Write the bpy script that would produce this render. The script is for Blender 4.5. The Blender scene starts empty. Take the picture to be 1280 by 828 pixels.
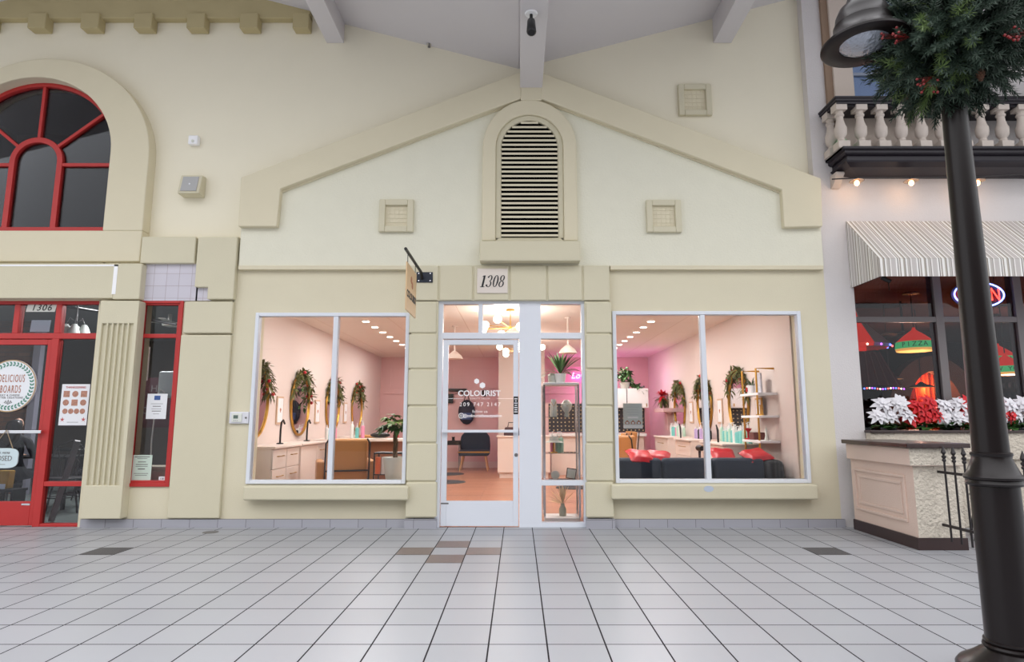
import bpy, bmesh, math, random
from mathutils import Vector, Matrix, noise
random.seed(7)
PI = math.pi
R_ = math.radians
scn = bpy.context.scene
C = scn.collection
# ---------------------------------------------------------------- camera
CY, CH, F, PCH = -7.418, 1.25, 768.0, math.atan(110/768.0)
cp, sp = math.cos(PCH), math.sin(PCH)
cd = bpy.data.cameras.new('camera'); cam = bpy.data.objects.new('camera', cd); C.objects.link(cam)
cd.sensor_width = 36; cd.lens = F*36/1280; cd.shift_x = -8/1280
cam.location = (0, CY, CH); cam.rotation_euler = (PI/2+PCH, 0, 0)
cd.clip_start = .05; cd.clip_end = 200
scn.camera = cam
def at(px, py, Y=0.0):
    u = (px-648)/F; v = (414-py)/F
    t = (Y-CY)/(cp-v*sp)
    return (u*t, CH+(sp+v*cp)*t)
def atx(px, py, Y=0.0): return at(px, py, Y)[0]
def atz(py, Y=0.0): return at(648, py, Y)[1]
def rc(x0, y0, x1, y1, Y=0.0):
    ym = (y0+y1)/2
    return (atx(x0, ym, Y), atx(x1, ym, Y), atz(y1, Y), atz(y0, Y))
# ---------------------------------------------------------------- materials
def lin(c):
    return tuple((v/255/12.92 if v <= 10 else ((v/255+.055)/1.055)**2.4) for v in c)
MATS = {}
def mat(name, col, rough=.6, metal=0, bump=0, bscale=60, var=0, vscale=3, emit=None, estr=0, spec=.5, coat=0, alpha=None, trans=0, bdist=.01):
    if name in MATS: return MATS[name]
    m = bpy.data.materials.new(name); m.use_nodes = True; nt = m.node_tree; N = nt.nodes; L = nt.links
    b = N['Principled BSDF']
    c = lin(col)
    b.inputs['Base Color'].default_value = (*c, 1); b.inputs['Roughness'].default_value = rough
    b.inputs['Metallic'].default_value = metal;  b.inputs['Specular IOR Level'].default_value = spec
    b.inputs['Coat Weight'].default_value = coat
    if trans: b.inputs['Transmission Weight'].default_value = trans
    tc = N.new('ShaderNodeTexCoord')
    if var:
        n = N.new('ShaderNodeTexNoise'); n.inputs['Scale'].default_value = vscale; n.inputs['Detail'].default_value = 6
        L.new(tc.outputs['Object'], n.inputs['Vector'])
        mx = N.new('ShaderNodeMix'); mx.data_type = 'RGBA'
        mx.inputs[6].default_value = (*[v*(1-var) for v in c], 1); mx.inputs[7].default_value = (*[min(1, v*(1+var)) for v in c], 1)
        L.new(n.outputs['Fac'], mx.inputs[0]); L.new(mx.outputs[2], b.inputs['Base Color'])
    if bump:
        n = N.new('ShaderNodeTexNoise'); n.inputs['Scale'].default_value = bscale; n.inputs['Detail'].default_value = 4
        L.new(tc.outputs['Object'], n.inputs['Vector'])
        bp = N.new('ShaderNodeBump'); bp.inputs['Strength'].default_value = bump; bp.inputs['Distance'].default_value = bdist
        L.new(n.outputs['Fac'], bp.inputs['Height']); L.new(bp.outputs['Normal'], b.inputs['Normal'])
    if emit:
        b.inputs['Emission Color'].default_value = (*lin(emit), 1); b.inputs['Emission Strength'].default_value = estr
    MATS[name] = m
    return m
def glassmat(name, tint=(250, 250, 250), f0=1.45, rough=0.0):
    m = bpy.data.materials.new(name); m.use_nodes = True; nt = m.node_tree; N = nt.nodes; L = nt.links
    N.remove(N['Principled BSDF'])
    t = N.new('ShaderNodeBsdfTransparent'); t.inputs[0].default_value = (*lin(tint), 1)
    g = N.new('ShaderNodeBsdfGlossy'); g.inputs['Roughness'].default_value = rough
    fr = N.new('ShaderNodeFresnel'); fr.inputs['IOR'].default_value = f0
    mx = N.new('ShaderNodeMixShader'); L.new(fr.outputs[0], mx.inputs[0]); L.new(t.outputs[0], mx.inputs[1]); L.new(g.outputs[0], mx.inputs[2])
    L.new(mx.outputs[0], N['Material Output'].inputs[0])
    MATS[name] = m
    return m
M = {}
M['cream'] = mat('cream_paint', (226, 222, 200), .8, bump=.15, bscale=90, var=.02)
M['yellow'] = mat('yellow_paint', (221, 213, 187), .8, bump=.25, bscale=120, var=.03)
M['upper'] = mat('upper_cream_paint', (240, 233, 211), .8, bump=.1, bscale=80, var=.02)
M['stucco'] = mat('white_stucco', (230, 227, 208), .85, bump=.5, bscale=45, var=.03, vscale=5)
M['tan'] = mat('tan_paint', (222, 213, 186), .75, bump=.2, bscale=140, var=.03)
M['block'] = mat('block_cream_paint', (213, 206, 180), .75, bump=.22, bscale=120, var=.03)
M['dentil'] = mat('brown_tan_paint', (190, 176, 134), .8, bump=.5, bscale=150, var=.05)
M['grey_stucco'] = mat('grey_stucco', (218, 213, 212), .85, bump=.5, bscale=60, var=.03)
M['ceil'] = mat('ceiling_paint', (214, 210, 212), .8, var=.01)
M['white'] = mat('white_aluminium', (226, 230, 238), .35, spec=.5)
M['red'] = mat('red_paint', (186, 46, 44), .45, bump=.1, bscale=60, var=.08, vscale=8)
M['darkmetal'] = mat('dark_brown_metal', (24, 18, 18), .3, bump=.04, bscale=40, var=.1, spec=.3)
M['darkmetal2'] = mat('dark_cornice_paint', (38, 33, 40), .38, spec=.35)
M['stone'] = mat('baluster_stone', (206, 194, 184), .7, bump=.1, bscale=80, var=.04)
M['brownwood'] = mat('dark_brown_wood', (52, 32, 30), .28, var=.2, vscale=6, coat=.3)
M['pinkst'] = mat('pinkish_stucco', (224, 200, 186), .8, bump=.3, bscale=80, var=.03)
M['rough'] = mat('rough_cream_stucco', (218, 208, 192), .9, bump=1, bscale=35, var=.06, vscale=20, bdist=.03)
M['iron'] = mat('black_iron', (34, 28, 30), .45)
M['void'] = mat('vent_gap_shade', (6, 6, 6), .95, spec=.05)
M['black'] = mat('black_plastic', (18, 18, 20), .4)
M['gold'] = mat('brass_gold', (196, 150, 70), .3, metal=.8)
M['chrome'] = mat('chrome', (220, 220, 225), .15, metal=1)
M['grey'] = mat('grey_metal', (120, 118, 118), .45, metal=.3)
M['paper'] = mat('white_paper', (236, 238, 242), .7)
M['ink'] = mat('black_ink', (25, 25, 28), .6)
M['orangeink'] = mat('copper_ink', (176, 110, 80), .6)
M['redink'] = mat('red_ink', (190, 50, 50), .6)
M['greenink'] = mat('green_ink', (80, 140, 120), .6)
M['blueink'] = mat('blue_ink', (60, 90, 150), .6)
M['vinyl'] = mat('white_vinyl', (248, 248, 250), .5, emit=None)
M['lavtile'] = None
M['pink'] = mat('pink_paint', (228, 190, 190), .7, var=.02)
M['peach'] = mat('peach_paint', (226, 212, 206), .7, var=.02)
M['salonceil'] = mat('salon_ceiling_paint', (240, 222, 206), .8)
M['cab'] = mat('pale_cabinet', (246, 232, 224), .4)
M['tanleather'] = mat('tan_leather', (196, 140, 84), .4, bump=.1, bscale=40, var=.06)
M['navy'] = mat('navy_velvet', (40, 50, 66), .8, var=.2, vscale=10)
M['darkgrey'] = mat('dark_grey_fabric', (60, 62, 66), .9, var=.15, vscale=12)
M['redcloth'] = mat('red_satin', (200, 30, 44), .4, bump=.3, bscale=10, bdist=.05)
M['leaf'] = mat('green_leaf', (62, 100, 48), .5, var=.35, vscale=9)
M['leafl'] = mat('light_green_leaf', (120, 160, 70), .5, var=.25, vscale=9)
M['pine'] = mat('dark_pine_needle', (46, 64, 50), .65, var=.4, vscale=14)
M['pinel'] = mat('light_pine_needle', (92, 114, 62), .65, var=.3, vscale=14)
M['olive'] = mat('olive_garland', (112, 116, 66), .7, var=.35, vscale=14)
M['berry'] = mat('red_berry', (124, 26, 28), .3)
M['cone'] = mat('pine_cone', (88, 58, 40), .8, var=.3, vscale=30)
M['bark'] = mat('brown_stem', (96, 76, 54), .8)
M['ceramic'] = mat('pale_ceramic', (224, 226, 218), .4, var=.03)
M['mirror'] = mat('mirror_glass', (235, 235, 238), .02, metal=1)
M['glass'] = glassmat('shop_glass', (246, 246, 246), 1.38)
M['dglass'] = glassmat('dark_tinted_glass', (232, 234, 238), 1.34)
M['globe'] = mat('lit_globe', (255, 250, 240), .3, emit=(255, 238, 214), estr=9)
M['lens'] = mat('lit_downlight', (255, 250, 240), .3, emit=(255, 240, 220), estr=14)
def tilemat(name, col, grout, w, ox, oy, gw=.006, axes=('X', 'Y'), rough=.25, var=.03, bump=0.3):
    m = mat(name, col, rough, var=var, vscale=1.3); nt = m.node_tree; N = nt.nodes; L = nt.links; b = N['Principled BSDF']
    tc = N.new('ShaderNodeTexCoord'); s = N.new('ShaderNodeSeparateXYZ'); L.new(tc.outputs['Object'], s.inputs[0])
    def ma(op, a, bb=None, c=None):
        n = N.new('ShaderNodeMath'); n.operation = op
        for i, v in enumerate((a, bb, c)):
            if v is None: continue
            if isinstance(v, (int, float)): n.inputs[i].default_value = v
            else: L.new(v, n.inputs[i])
        return n.outputs[0]
    masks, ids = [], []
    for ax, o in zip(axes, (ox, oy)):
        q = ma('DIVIDE', ma('SUBTRACT', s.outputs[ax], o), w)
        ids.append(ma('FLOOR', q))
        fr = ma('FRACT', q); d = ma('MINIMUM', fr, ma('SUBTRACT', 1, fr))
        masks.append(ma('LESS_THAN', d, gw/w/2*1.0))
    g = ma('MAXIMUM', masks[0], masks[1])
    src = b.inputs['Base Color'].links[0].from_socket
    wn = N.new('ShaderNodeTexWhiteNoise'); cb = N.new('ShaderNodeCombineXYZ'); L.new(ids[0], cb.inputs[0]); L.new(ids[1], cb.inputs[1]); L.new(cb.outputs[0], wn.inputs['Vector'])
    v = ma('MULTIPLY_ADD', wn.outputs['Value'], .07, .955)
    vm = N.new('ShaderNodeVectorMath'); vm.operation = 'SCALE'; L.new(src, vm.inputs[0]); L.new(v, vm.inputs['Scale'])
    mx = N.new('ShaderNodeMix'); mx.data_type = 'RGBA'; L.new(g, mx.inputs[0]); L.new(vm.outputs[0], mx.inputs[6]); mx.inputs[7].default_value = (*lin(grout), 1)
    L.new(mx.outputs[2], b.inputs['Base Color'])
    rr = ma('MULTIPLY_ADD', g, .5, rough); L.new(rr, b.inputs['Roughness'])
    if bump:
        bp = N.new('ShaderNodeBump'); bp.inputs['Strength'].default_value = bump; bp.inputs['Distance'].default_value = .002
        L.new(ma('SUBTRACT', 1, g), bp.inputs['Height']); L.new(bp.outputs['Normal'], b.inputs['Normal'])
    return m
TW = .3270
TOX, TOY = .49*TW, CY+6.27
M['floor'] = tilemat('floor_tile', (165, 167, 172), (30, 26, 30), TW, TOX, TOY, .009, rough=.36)
M['floor'].node_tree.nodes['Principled BSDF'].inputs['Specular IOR Level'].default_value = .16
M['acc'] = mat('brown_accent_tile', (112, 98, 94), .4, bump=.2, var=.15, vscale=30)
M['acc2'] = mat('charcoal_accent_tile', (74, 74, 78), .5, bump=.3, var=.15, vscale=30)
M['base'] = tilemat('grey_baseboard_tile', (168, 168, 176), (120, 118, 122), TW, 0.1, 5.0, .006, axes=('X', 'Z'), rough=.4)
M['lavtile'] = tilemat('lavender_wall_tile', (206, 202, 212), (172, 160, 166), .155, atx(178, 350), atz(358), .005, axes=('X', 'Z'), rough=.35)
def woodfloor():
    m = mat('wood_plank_floor', (190, 122, 90), .35, var=.12, vscale=4); nt = m.node_tree; N = nt.nodes; L = nt.links; b = N['Principled BSDF']
    tc = N.new('ShaderNodeTexCoord'); br = N.new('ShaderNodeTexBrick'); br.inputs['Scale'].default_value = 1
    br.inputs['Brick Width'].default_value = 1.2; br.inputs['Row Height'].default_value = .16; br.inputs['Mortar Size'].default_value = .003
    br.inputs['Color1'].default_value = (*lin((192, 138, 110)), 1); br.inputs['Color2'].default_value = (*lin((170, 118, 92)), 1); br.inputs['Mortar'].default_value = (*lin((110, 70, 52)), 1)
    L.new(tc.outputs['Object'], br.inputs['Vector']); L.new(br.outputs['Color'], b.inputs['Base Color'])
    return m
M['wood'] = woodfloor()
def stripemat():
    m = mat('striped_awning_canvas', (210, 206, 202), .8); nt = m.node_tree; N = nt.nodes; L = nt.links; b = N['Principled BSDF']
    uv = N.new('ShaderNodeUVMap'); s = N.new('ShaderNodeSeparateXYZ'); L.new(uv.outputs[0], s.inputs[0])
    f = N.new('ShaderNodeMath'); f.operation = 'FRACT'
    mu = N.new('ShaderNodeMath'); mu.operation = 'MULTIPLY'; mu.inputs[1].default_value = 1/.235; L.new(s.outputs[0], mu.inputs[0]); L.new(mu.outputs[0], f.inputs[0])
    cr = N.new('ShaderNodeValToRGB'); cr.color_ramp.interpolation = 'CONSTANT'; L.new(f.outputs[0], cr.inputs[0])
    stops = [(0, (196, 190, 186)), (.22, (238, 236, 232)), (.30, (120, 112, 108)), (.34, (226, 222, 216)), (.40, (160, 150, 140)), (.46, (236, 234, 230)), (.58, (176, 168, 156)), (.66, (120, 112, 108)), (.69, (232, 230, 226)), (.78, (186, 180, 174)), (.9, (140, 132, 126)), (.93, (232, 228, 224))]
    e = cr.color_ramp.elements
    while len(e) > 1: e.remove(e[-1])
    e[0].position = 0; e[0].color = (*lin(stops[0][1]), 1)
    for p, c in stops[1:]:
        q = e.new(p); q.color = (*lin(c), 1)
    L.new(cr.outputs[0], b.inputs['Base Color'])
    return m
M['stripe'] = stripemat()
def dotmat(name, base, dot, sc=.09, axes=('X', 'Z')):
    m = mat(name, base, .5); nt = m.node_tree; N = nt.nodes; L = nt.links; b = N['Principled BSDF']
    tc = N.new('ShaderNodeTexCoord'); s = N.new('ShaderNodeSeparateXYZ'); L.new(tc.outputs['Object'], s.inputs[0])
    c2 = N.new('ShaderNodeCombineXYZ'); L.new(s.outputs[axes[0]], c2.inputs[0]); L.new(s.outputs[axes[1]], c2.inputs[1])
    v = N.new('ShaderNodeTexVoronoi'); v.voronoi_dimensions = '2D'; v.inputs['Scale'].default_value = 1/sc; v.inputs['Randomness'].default_value = .15
    L.new(c2.outputs[0], v.inputs['Vector'])
    lt = N.new('ShaderNodeMath'); lt.operation = 'LESS_THAN'; lt.inputs[1].default_value = .17; L.new(v.outputs['Distance'], lt.inputs[0])
    mx = N.new('ShaderNodeMix'); mx.data_type = 'RGBA'; L.new(lt.outputs[0], mx.inputs[0]); mx.inputs[6].default_value = (*lin(base), 1); mx.inputs[7].default_value = (*lin(dot), 1)
    L.new(mx.outputs[2], b.inputs['Base Color'])
    return m
M['dots'] = dotmat('black_dotted_wallpaper', (48, 46, 52), (200, 180, 140))
# ---------------------------------------------------------------- mesh helpers
class MB:
    def __init__(s, mx=None):
        s.v = []; s.f = []; s.mi = []; s.M = mx or Matrix.Identity(4); s.m = 0; s.uv = None
    def add(s, vs, fs):
        o = len(s.v)
        s.v += [s.M @ Vector(p) for p in vs]
        s.f += [[i+o for i in f] for f in fs]; s.mi += [s.m]*len(fs)
        return s
    def box(s, x0, x1, y0, y1, z0, z1):
        vs = [(x, y, z) for x in (x0, x1) for y in (y0, y1) for z in (z0, z1)]
        return s.add(vs, [(0, 1, 3, 2), (4, 6, 7, 5), (0, 4, 5, 1), (2, 3, 7, 6), (0, 2, 6, 4), (1, 5, 7, 3)])
    def prism(s, poly, y0, y1):
        # polygon in XZ extruded along Y
        n = len(poly)
        vs = [(x, y0, z) for x, z in poly]+[(x, y1, z) for x, z in poly]
        return s.add(vs, [list(range(n)), list(range(2*n-1, n-1, -1))]+[(i, i+n, (i+1) % n+n, (i+1) % n) for i in range(n)])
    def prismz(s, poly, z0, z1):
        n = len(poly)
        vs = [(x, y, z0) for x, y in poly]+[(x, y, z1) for x, y in poly]
        return s.add(vs, [list(range(n)), list(range(2*n-1, n-1, -1))]+[(i, i+n, (i+1) % n+n, (i+1) % n) for i in range(n)])
    def prismx(s, poly, x0, x1):
        n = len(poly)
        vs = [(x0, y, z) for y, z in poly]+[(x1, y, z) for y, z in poly]
        return s.add(vs, [list(range(n)), list(range(2*n-1, n-1, -1))]+[(i, i+n, (i+1) % n+n, (i+1) % n) for i in range(n)])
    def strip(s, outer, inner, y0, y1, closed=False):
        n = len(outer)
        vs = [(x, y0, z) for x, z in outer]+[(x, y0, z) for x, z in inner]+[(x, y1, z) for x, z in outer]+[(x, y1, z) for x, z in inner]
        fs = []
        for i in range(n if closed else n-1):
            j = (i+1) % n
            fs += [(i, j, j+n, i+n), (i+2*n, i+3*n, j+3*n, j+2*n), (i, i+2*n, j+2*n, j), (i+n, j+n, j+3*n, i+3*n)]
        if not closed: fs += [(0, n, 3*n, 2*n), (n-1, 3*n-1, 4*n-1, 2*n-1)]
        return s.add(vs, fs)
    def tube(s, pts, r, n=8, closed=False):
        pts = [Vector(p) for p in pts]; rs = r if isinstance(r, (list, tuple)) else [r]*len(pts)
        vs = []; k = len(pts); ref = None
        for i, p in enumerate(pts):
            if closed: d = pts[(i+1) % k]-pts[i-1]
            else: d = pts[min(i+1, k-1)]-pts[max(i-1, 0)]
            d.normalize()
            if ref is None: ref = Vector((0, 0, 1)) if abs(d.z) < .9 else Vector((1, 0, 0))
            a = ref-d*ref.dot(d)
            if a.length < 1e-4: a = d.orthogonal()
            a.normalize(); b = d.cross(a); ref = a
            for q in range(n):
                t = 2*PI*q/n
                vs.append(p+(a*math.cos(t)+b*math.sin(t))*rs[i])
        fs = []
        for i in range(k if closed else k-1):
            for q in range(n):
                i2 = (i+1) % k
                fs.append((i*n+q, i*n+(q+1) % n, i2*n+(q+1) % n, i2*n+q))
        if not closed: fs += [list(range(n))[::-1], [(k-1)*n+q for q in range(n)]]
        return s.add(vs, fs)
    def lathe(s, prof, c=(0, 0, 0), n=24, axis='Z'):
        # prof list of (r, h)
        vs = []
        for r, h in prof:
            for q in range(n):
                t = 2*PI*q/n; a, b = r*math.cos(t), r*math.sin(t)
                vs.append((c[0]+a, c[1]+b, c[2]+h) if axis == 'Z' else (c[0]+a, c[1]+h, c[2]+b) if axis == 'Y' else (c[0]+h, c[1]+a, c[2]+b))
        k = len(prof)
        fs = [(i*n+q, i*n+(q+1) % n, (i+1)*n+(q+1) % n, (i+1)*n+q) for i in range(k-1) for q in range(n)]
        fs += [list(range(n))[::-1], [(k-1)*n+q for q in range(n)]]
        return s.add(vs, fs)
    def ball(s, c, r, n=8, sz=1):
        prof = [(max(.0005, r*math.sin(PI*i/n)), -r*sz*math.cos(PI*i/n)) for i in range(n+1)]
        return s.lathe(prof, c, n*2 if n > 5 else n+2)
    def clamp(s, ax, lo=None, hi=None):
        for v in s.v:
            if lo is not None: v[ax] = max(v[ax], lo)
            if hi is not None: v[ax] = min(v[ax], hi)
        return s
    def build(s, name, mats, parent=None, smooth=False, bevel=0, seg=2, loc=None, kind=None, autosm=None):
        me = bpy.data.meshes.new(name)
        me.from_pydata([tuple(v) for v in s.v], [], s.f)
        if not isinstance(mats, (list, tuple)): mats = [mats]
        for m in mats: me.materials.append(M[m] if isinstance(m, str) else m)
        me.polygons.foreach_set('material_index', s.mi)
        bm = bmesh.new(); bm.from_mesh(me); bmesh.ops.recalc_face_normals(bm, faces=bm.faces); bm.to_mesh(me); bm.free()
        if smooth:
            me.polygons.foreach_set('use_smooth', [True]*len(me.polygons))
            me.set_sharp_from_angle(angle=R_(autosm or 40))
        o = bpy.data.objects.new(name, me); C.objects.link(o)
        if parent is not None: o.parent = parent
        if loc: o.location = loc
        if bevel:
            bv = o.modifiers.new('bevel', 'BEVEL'); bv.width = bevel; bv.segments = seg; bv.limit_method = 'ANGLE'; bv.angle_limit = R_(35)
        if kind: o['kind'] = kind
        return o
def st(name, mb, m, parent=None, **k):
    o = mb.build(name, m, parent, **k)
    if parent is None: o['kind'] = 'structure'
    return o
def tag(o, label, cat, group=None):
    o['label'] = label; o['category'] = cat
    if group: o['group'] = group
    return o
def thing(name, label, cat, loc=(0, 0, 0), rz=0, group=None):
    o = bpy.data.objects.new(name, None); C.objects.link(o); o.empty_display_size = .05
    o.location = loc; o.rotation_euler = (0, 0, rz)
    return tag(o, label, cat, group)
def stroot(name):
    o = bpy.data.objects.new(name, None); C.objects.link(o); o['kind'] = 'structure'; return o
def dup(root, loc, rz=0, label=None, group=None, sc=None):
    r = root.copy(); C.objects.link(r); r.location = loc; r.rotation_euler = (0, 0, rz)
    if sc: r.scale = (sc, sc, sc)
    if label: r['label'] = label
    if group: r['group'] = group
    for ch in list(root.children):
        c = ch.copy(); C.objects.link(c); c.parent = r
        for g in ch.children:
            d = g.copy(); C.objects.link(d); d.parent = c
    return r
def text(name, s, size, loc, m, parent=None, rot=(PI/2, 0, 0), ext=.001, shear=0, off=0, sx=1, align='CENTER', space=1, label=None):
    cu = bpy.data.curves.new(name, 'FONT'); cu.body = s; cu.size = size; cu.extrude = ext; cu.shear = shear; cu.offset = off
    cu.align_x = align; cu.align_y = 'CENTER'; cu.space_character = space; cu.resolution_u = 3
    tmp = bpy.data.objects.new(name, cu); C.objects.link(tmp)
    me = bpy.data.meshes.new_from_object(tmp); bpy.data.objects.remove(tmp)
    me.materials.clear(); me.materials.append(M[m] if isinstance(m, str) else m)
    o = bpy.data.objects.new(name, me); C.objects.link(o)
    o.location = loc; o.rotation_euler = rot; o.scale = (sx, 1, 1)
    if parent is not None: o.parent = parent
    return o
def arch(cx, zs, r, z0, n=24, rz=None):
    rz = rz or r
    return [(cx-r, z0)]+[(cx-r*math.cos(PI*i/n), zs+rz*math.sin(PI*i/n)) for i in range(n+1)]+[(cx+r, z0)]
def wall_holes(mb, x0, x1, z0, z1, y0, y1, holes):
    xs = sorted({x0, x1, *[h[0] for h in holes], *[h[1] for h in holes]}); xs = [x for x in xs if x0 <= x <= x1]
    for a, b in zip(xs, xs[1:]):
        hs = sorted([(h[2], h[3]) for h in holes if h[0] <= a+1e-6 and h[1] >= b-1e-6])
        z = z0
        for h0, h1 in hs:
            if h0 > z+1e-4: mb.box(a, b, y0, y1, z, h0)
            z = max(z, h1)
        if z < z1-1e-4: mb.box(a, b, y0, y1, z, z1)
    return mb
def leafq(mb, p, d, w, l, droop=0.0, n=2):
    """a leaf from p in direction d"""
    d = Vector(d).normalized(); up = Vector((0, 0, 1)); s = d.cross(up)
    if s.length < .05: s = Vector((1, 0, 0))
    s.normalize(); p = Vector(p); nrm = s.cross(d)
    pts = []
    for i in range(n*2+1):
        t = i/(n*2); ww = w*math.sin(PI*min(.97, max(.06, t)))*.5
        c = p+d*l*t-up*droop*l*t*t
        pts.append((c-s*ww, c+s*ww+nrm*ww*.3))
    vs = [q for pr in pts for q in pr]
    mb.add(vs, [(2*i, 2*i+1, 2*i+3, 2*i+2) for i in range(n*2)])
def rdir(up=0.0):
    while 1:
        v = Vector((random.uniform(-1, 1), random.uniform(-1, 1), random.uniform(-1, 1)+up))
        if .05 < v.length < 1.5: return v.normalized()
def area(name, loc, size, power, col, rot=(0, 0, 0), sy=None):
    l = bpy.data.lights.new(name, 'AREA'); l.shape = 'RECTANGLE' if sy else 'SQUARE'; l.size = size
    if sy: l.size_y = sy
    l.energy = power; l.color = col; o = bpy.data.objects.new(name, l); C.objects.link(o); o.location = loc; o.rotation_euler = rot; return o
def point(name, loc, power, col, r=.06):
    l = bpy.data.lights.new(name, 'POINT'); l.energy = power; l.color = col; l.shadow_soft_size = r; o = bpy.data.objects.new(name, l); C.objects.link(o); o.location = loc; return o
WORLD, EXPO = 2.7, 0.07
# ================================================================ FACADE SHELL
Lx = -9.0
mb = MB(); mb.box(-12, 12, -17, .3, -.1, 0)
mb.m = 1
def tileq(ci, row, m):
    mb.m = m; x0 = TOX+(ci)*TW; y1 = TOY-(row)*TW
    g = .004
    mb.box(x0+g, x0+TW-g, y1-TW+g, y1-g, .0005, .0012)
tileq(-4, 0, 1); tileq(-2, 0, 1); tileq(-3, -1, 1); tileq(-3, 1, 1)
tileq(8, 0, 2); tileq(-13, 0, 2)
st('floor', mb, ['floor', 'acc', 'acc2'])
dc = MB(); dx, dz_ = at(262, 667, -.35); dc.lathe([(.001, .0), (.085, 0), (.08, .004), (.001, .005)], n=24)
o = dc.build('floor_drain_cover', 'grey', smooth=True, loc=(dx, -.33, .001)); tag(o, 'round dark cleanout cover set in the floor tiles near the thermostat wall', 'floor cover')
UY = .12                     # plane of the recessed upper wall
ZV = atz(86, UY); xs_, zs_ = at(431, 31, UY)
slope = (zs_-ZV)/abs(xs_-atx(645, 88, UY))
xpk = (atx(351, 0, UY)+atx(5, 0, UY))/2
def cz(x):
    ax = abs(x); per = abs(xpk)
    k = ax % (2*per)
    return ZV+slope*(k if k < per else 2*per-k)
YC = -3.0
mb = MB(); per = abs(xpk); xs = [-2*per-.6*per, -2*per, -per, 0, per, 2*per, 2.6*per]
poly = [(x, cz(x)) for x in xs]; poly2 = [(x, cz(x)+.15) for x in reversed(xs)]
n = len(xs)
for i in range(n-1):
    a, b = xs[i], xs[i+1]
    mb.prism([(a, cz(a)), (b, cz(b)), (b, cz(b)+.15), (a, cz(a)+.15)], YC, .35)
st('ceiling', mb, 'ceil')
# beams
def beam(name, px0, px1, pyb, zt):
    x0, x1 = atx(px0, pyb, UY), atx(px1, pyb, UY); zb = atz(pyb, UY)
    b = MB(); b.box(x0, x1, YC+.05, UY, zb, zt); return st(name, b, 'ceil', bevel=.006), x0, x1, zb
bC = beam('ceiling_beam', 650, 677, 122, ZV+.12)
beam('ceiling_beam', 408.5, 430, 54, cz(xs_)+.14); beam('ceiling_beam', 891.6, 914, 54, cz(xs_)+.14)
# lower yellow wall with openings
W1 = rc(314.5, 391.5, 510, 605); W2 = rc(767, 389.5, 1006, 604); DR = rc(545.5, 376, 732.5, 659)
DR = (DR[0], DR[1], -.01, DR[3])
XL = atx(283, 500); XR = atx(1041, 500)
ZB = atz(334)
mb = MB(); wall_holes(mb, XL, XR, 0, ZB+.02, 0, .24, [W1, W2, DR]); st('wall_front', mb, 'yellow')
# stucco gable
SY = -.05
bl = lambda px, py, Y=SY: at(px, py, Y)
gb = [(at(298, 334, SY)[0], ZB), (atx(1030, 334, SY), ZB), bl(1027, 225), bl(648+378*.15, 96), bl(648-347*.15, 96), bl(301, 225)]
mb = MB(); mb.prism([gb[0], gb[1], bl(1022, 228), bl(684, 100), bl(645, 100), bl(305, 228)], SY, .12); st('wall_gable', mb, 'stucco', bevel=.006)
BY = -.13
P = lambda *a: [at(x, y, BY) for x, y in a]
mb = MB()
mb.prism(P((301, 221.5), (651, 89.5), (651, 123), (350.5, 236), (345.6, 283), (297.2, 283)), BY, SY+.02)
mb.prism(P((677, 90), (1026.5, 223), (1028.5, 283), (980.5, 284), (977.5, 237), (676, 123)), BY, SY+.02)
mb.box(atx(651, 100, BY)-.002, atx(677, 100, BY)+.002, BY+.004, SY+.02, atz(125, BY), atz(88, BY))
st('trim_1', mb, 'tan', bevel=.012)
mb = MB(); mb.prism([at(351+0, 238, SY), at(651, 124.5, SY), at(651, 128, SY), at(352, 242, SY)], SY-.02, SY+.01); mb.prism([at(977, 239, SY), at(676, 124.5, SY), at(676, 128, SY), at(976, 243, SY)], SY-.02, SY+.01); st('trim_2', mb, 'tan')
# upper recessed wall
mb = MB(); zu0 = atz(300, UY)-.3
AX, AZS = at(46, 196, UY); AR = atx(147.5, 200, UY)-AX; ATOP = atz(104.5, UY); AZ0 = atz(293, UY)
ARZ = ATOP-AZS
aw = arch(AX, AZS, AR-.01, AZ0+.01, 32, ARZ-.01)
def wall_arch(mb, x0, x1, z0, ztopf, ar, y0, y1):
    mb.box(x0, ar[0][0], y0, y1, z0, 6.2); mb.box(ar[-1][0], x1, y0, y1, z0, 6.2); mb.box(ar[0][0], ar[-1][0], y0, y1, z0, ar[0][1])
    pts = ar[1:-1]
    for a, b in zip(pts, pts[1:]):
        mb.prism([a, b, (b[0], 6.2), (a[0], 6.2)], y0, y1)
    mb.box(x0, x1, y0, y1, 6.2, 9)
wall_arch(mb, Lx, atx(1013, 110, UY), zu0, None, aw, UY, UY+.2)
st('wall_upper', mb, 'upper')
# dentil band
DY = UY-.1
mb = MB(); z0 = atz(22.5, DY); zd = atz(37, DY); xr = atx(387, 28, DY)
ts = [x for x in (Lx, -2*per, -per) ] + [xr]
xl = -2*per+(z0+.06-ZV)/slope
top = [(x, cz(x)+.02) for x in (xl, -per, xr)]
mb.prism([(xl, z0), (xr, z0)]+[t for t in reversed(top)], DY, UY+.01)
for k in range(-3, 6):
    px = 34+k*66.3; x0, x1 = atx(px, 36, DY-.03), atx(px+22.6, 36, DY-.03)
    if k == 5: x1 = xr
    if x0 < xl: continue
    mb.box(x0, x1, DY-.04, UY, zd, z0+.05)
st('trim_3', mb, 'dentil', bevel=.01)
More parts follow.
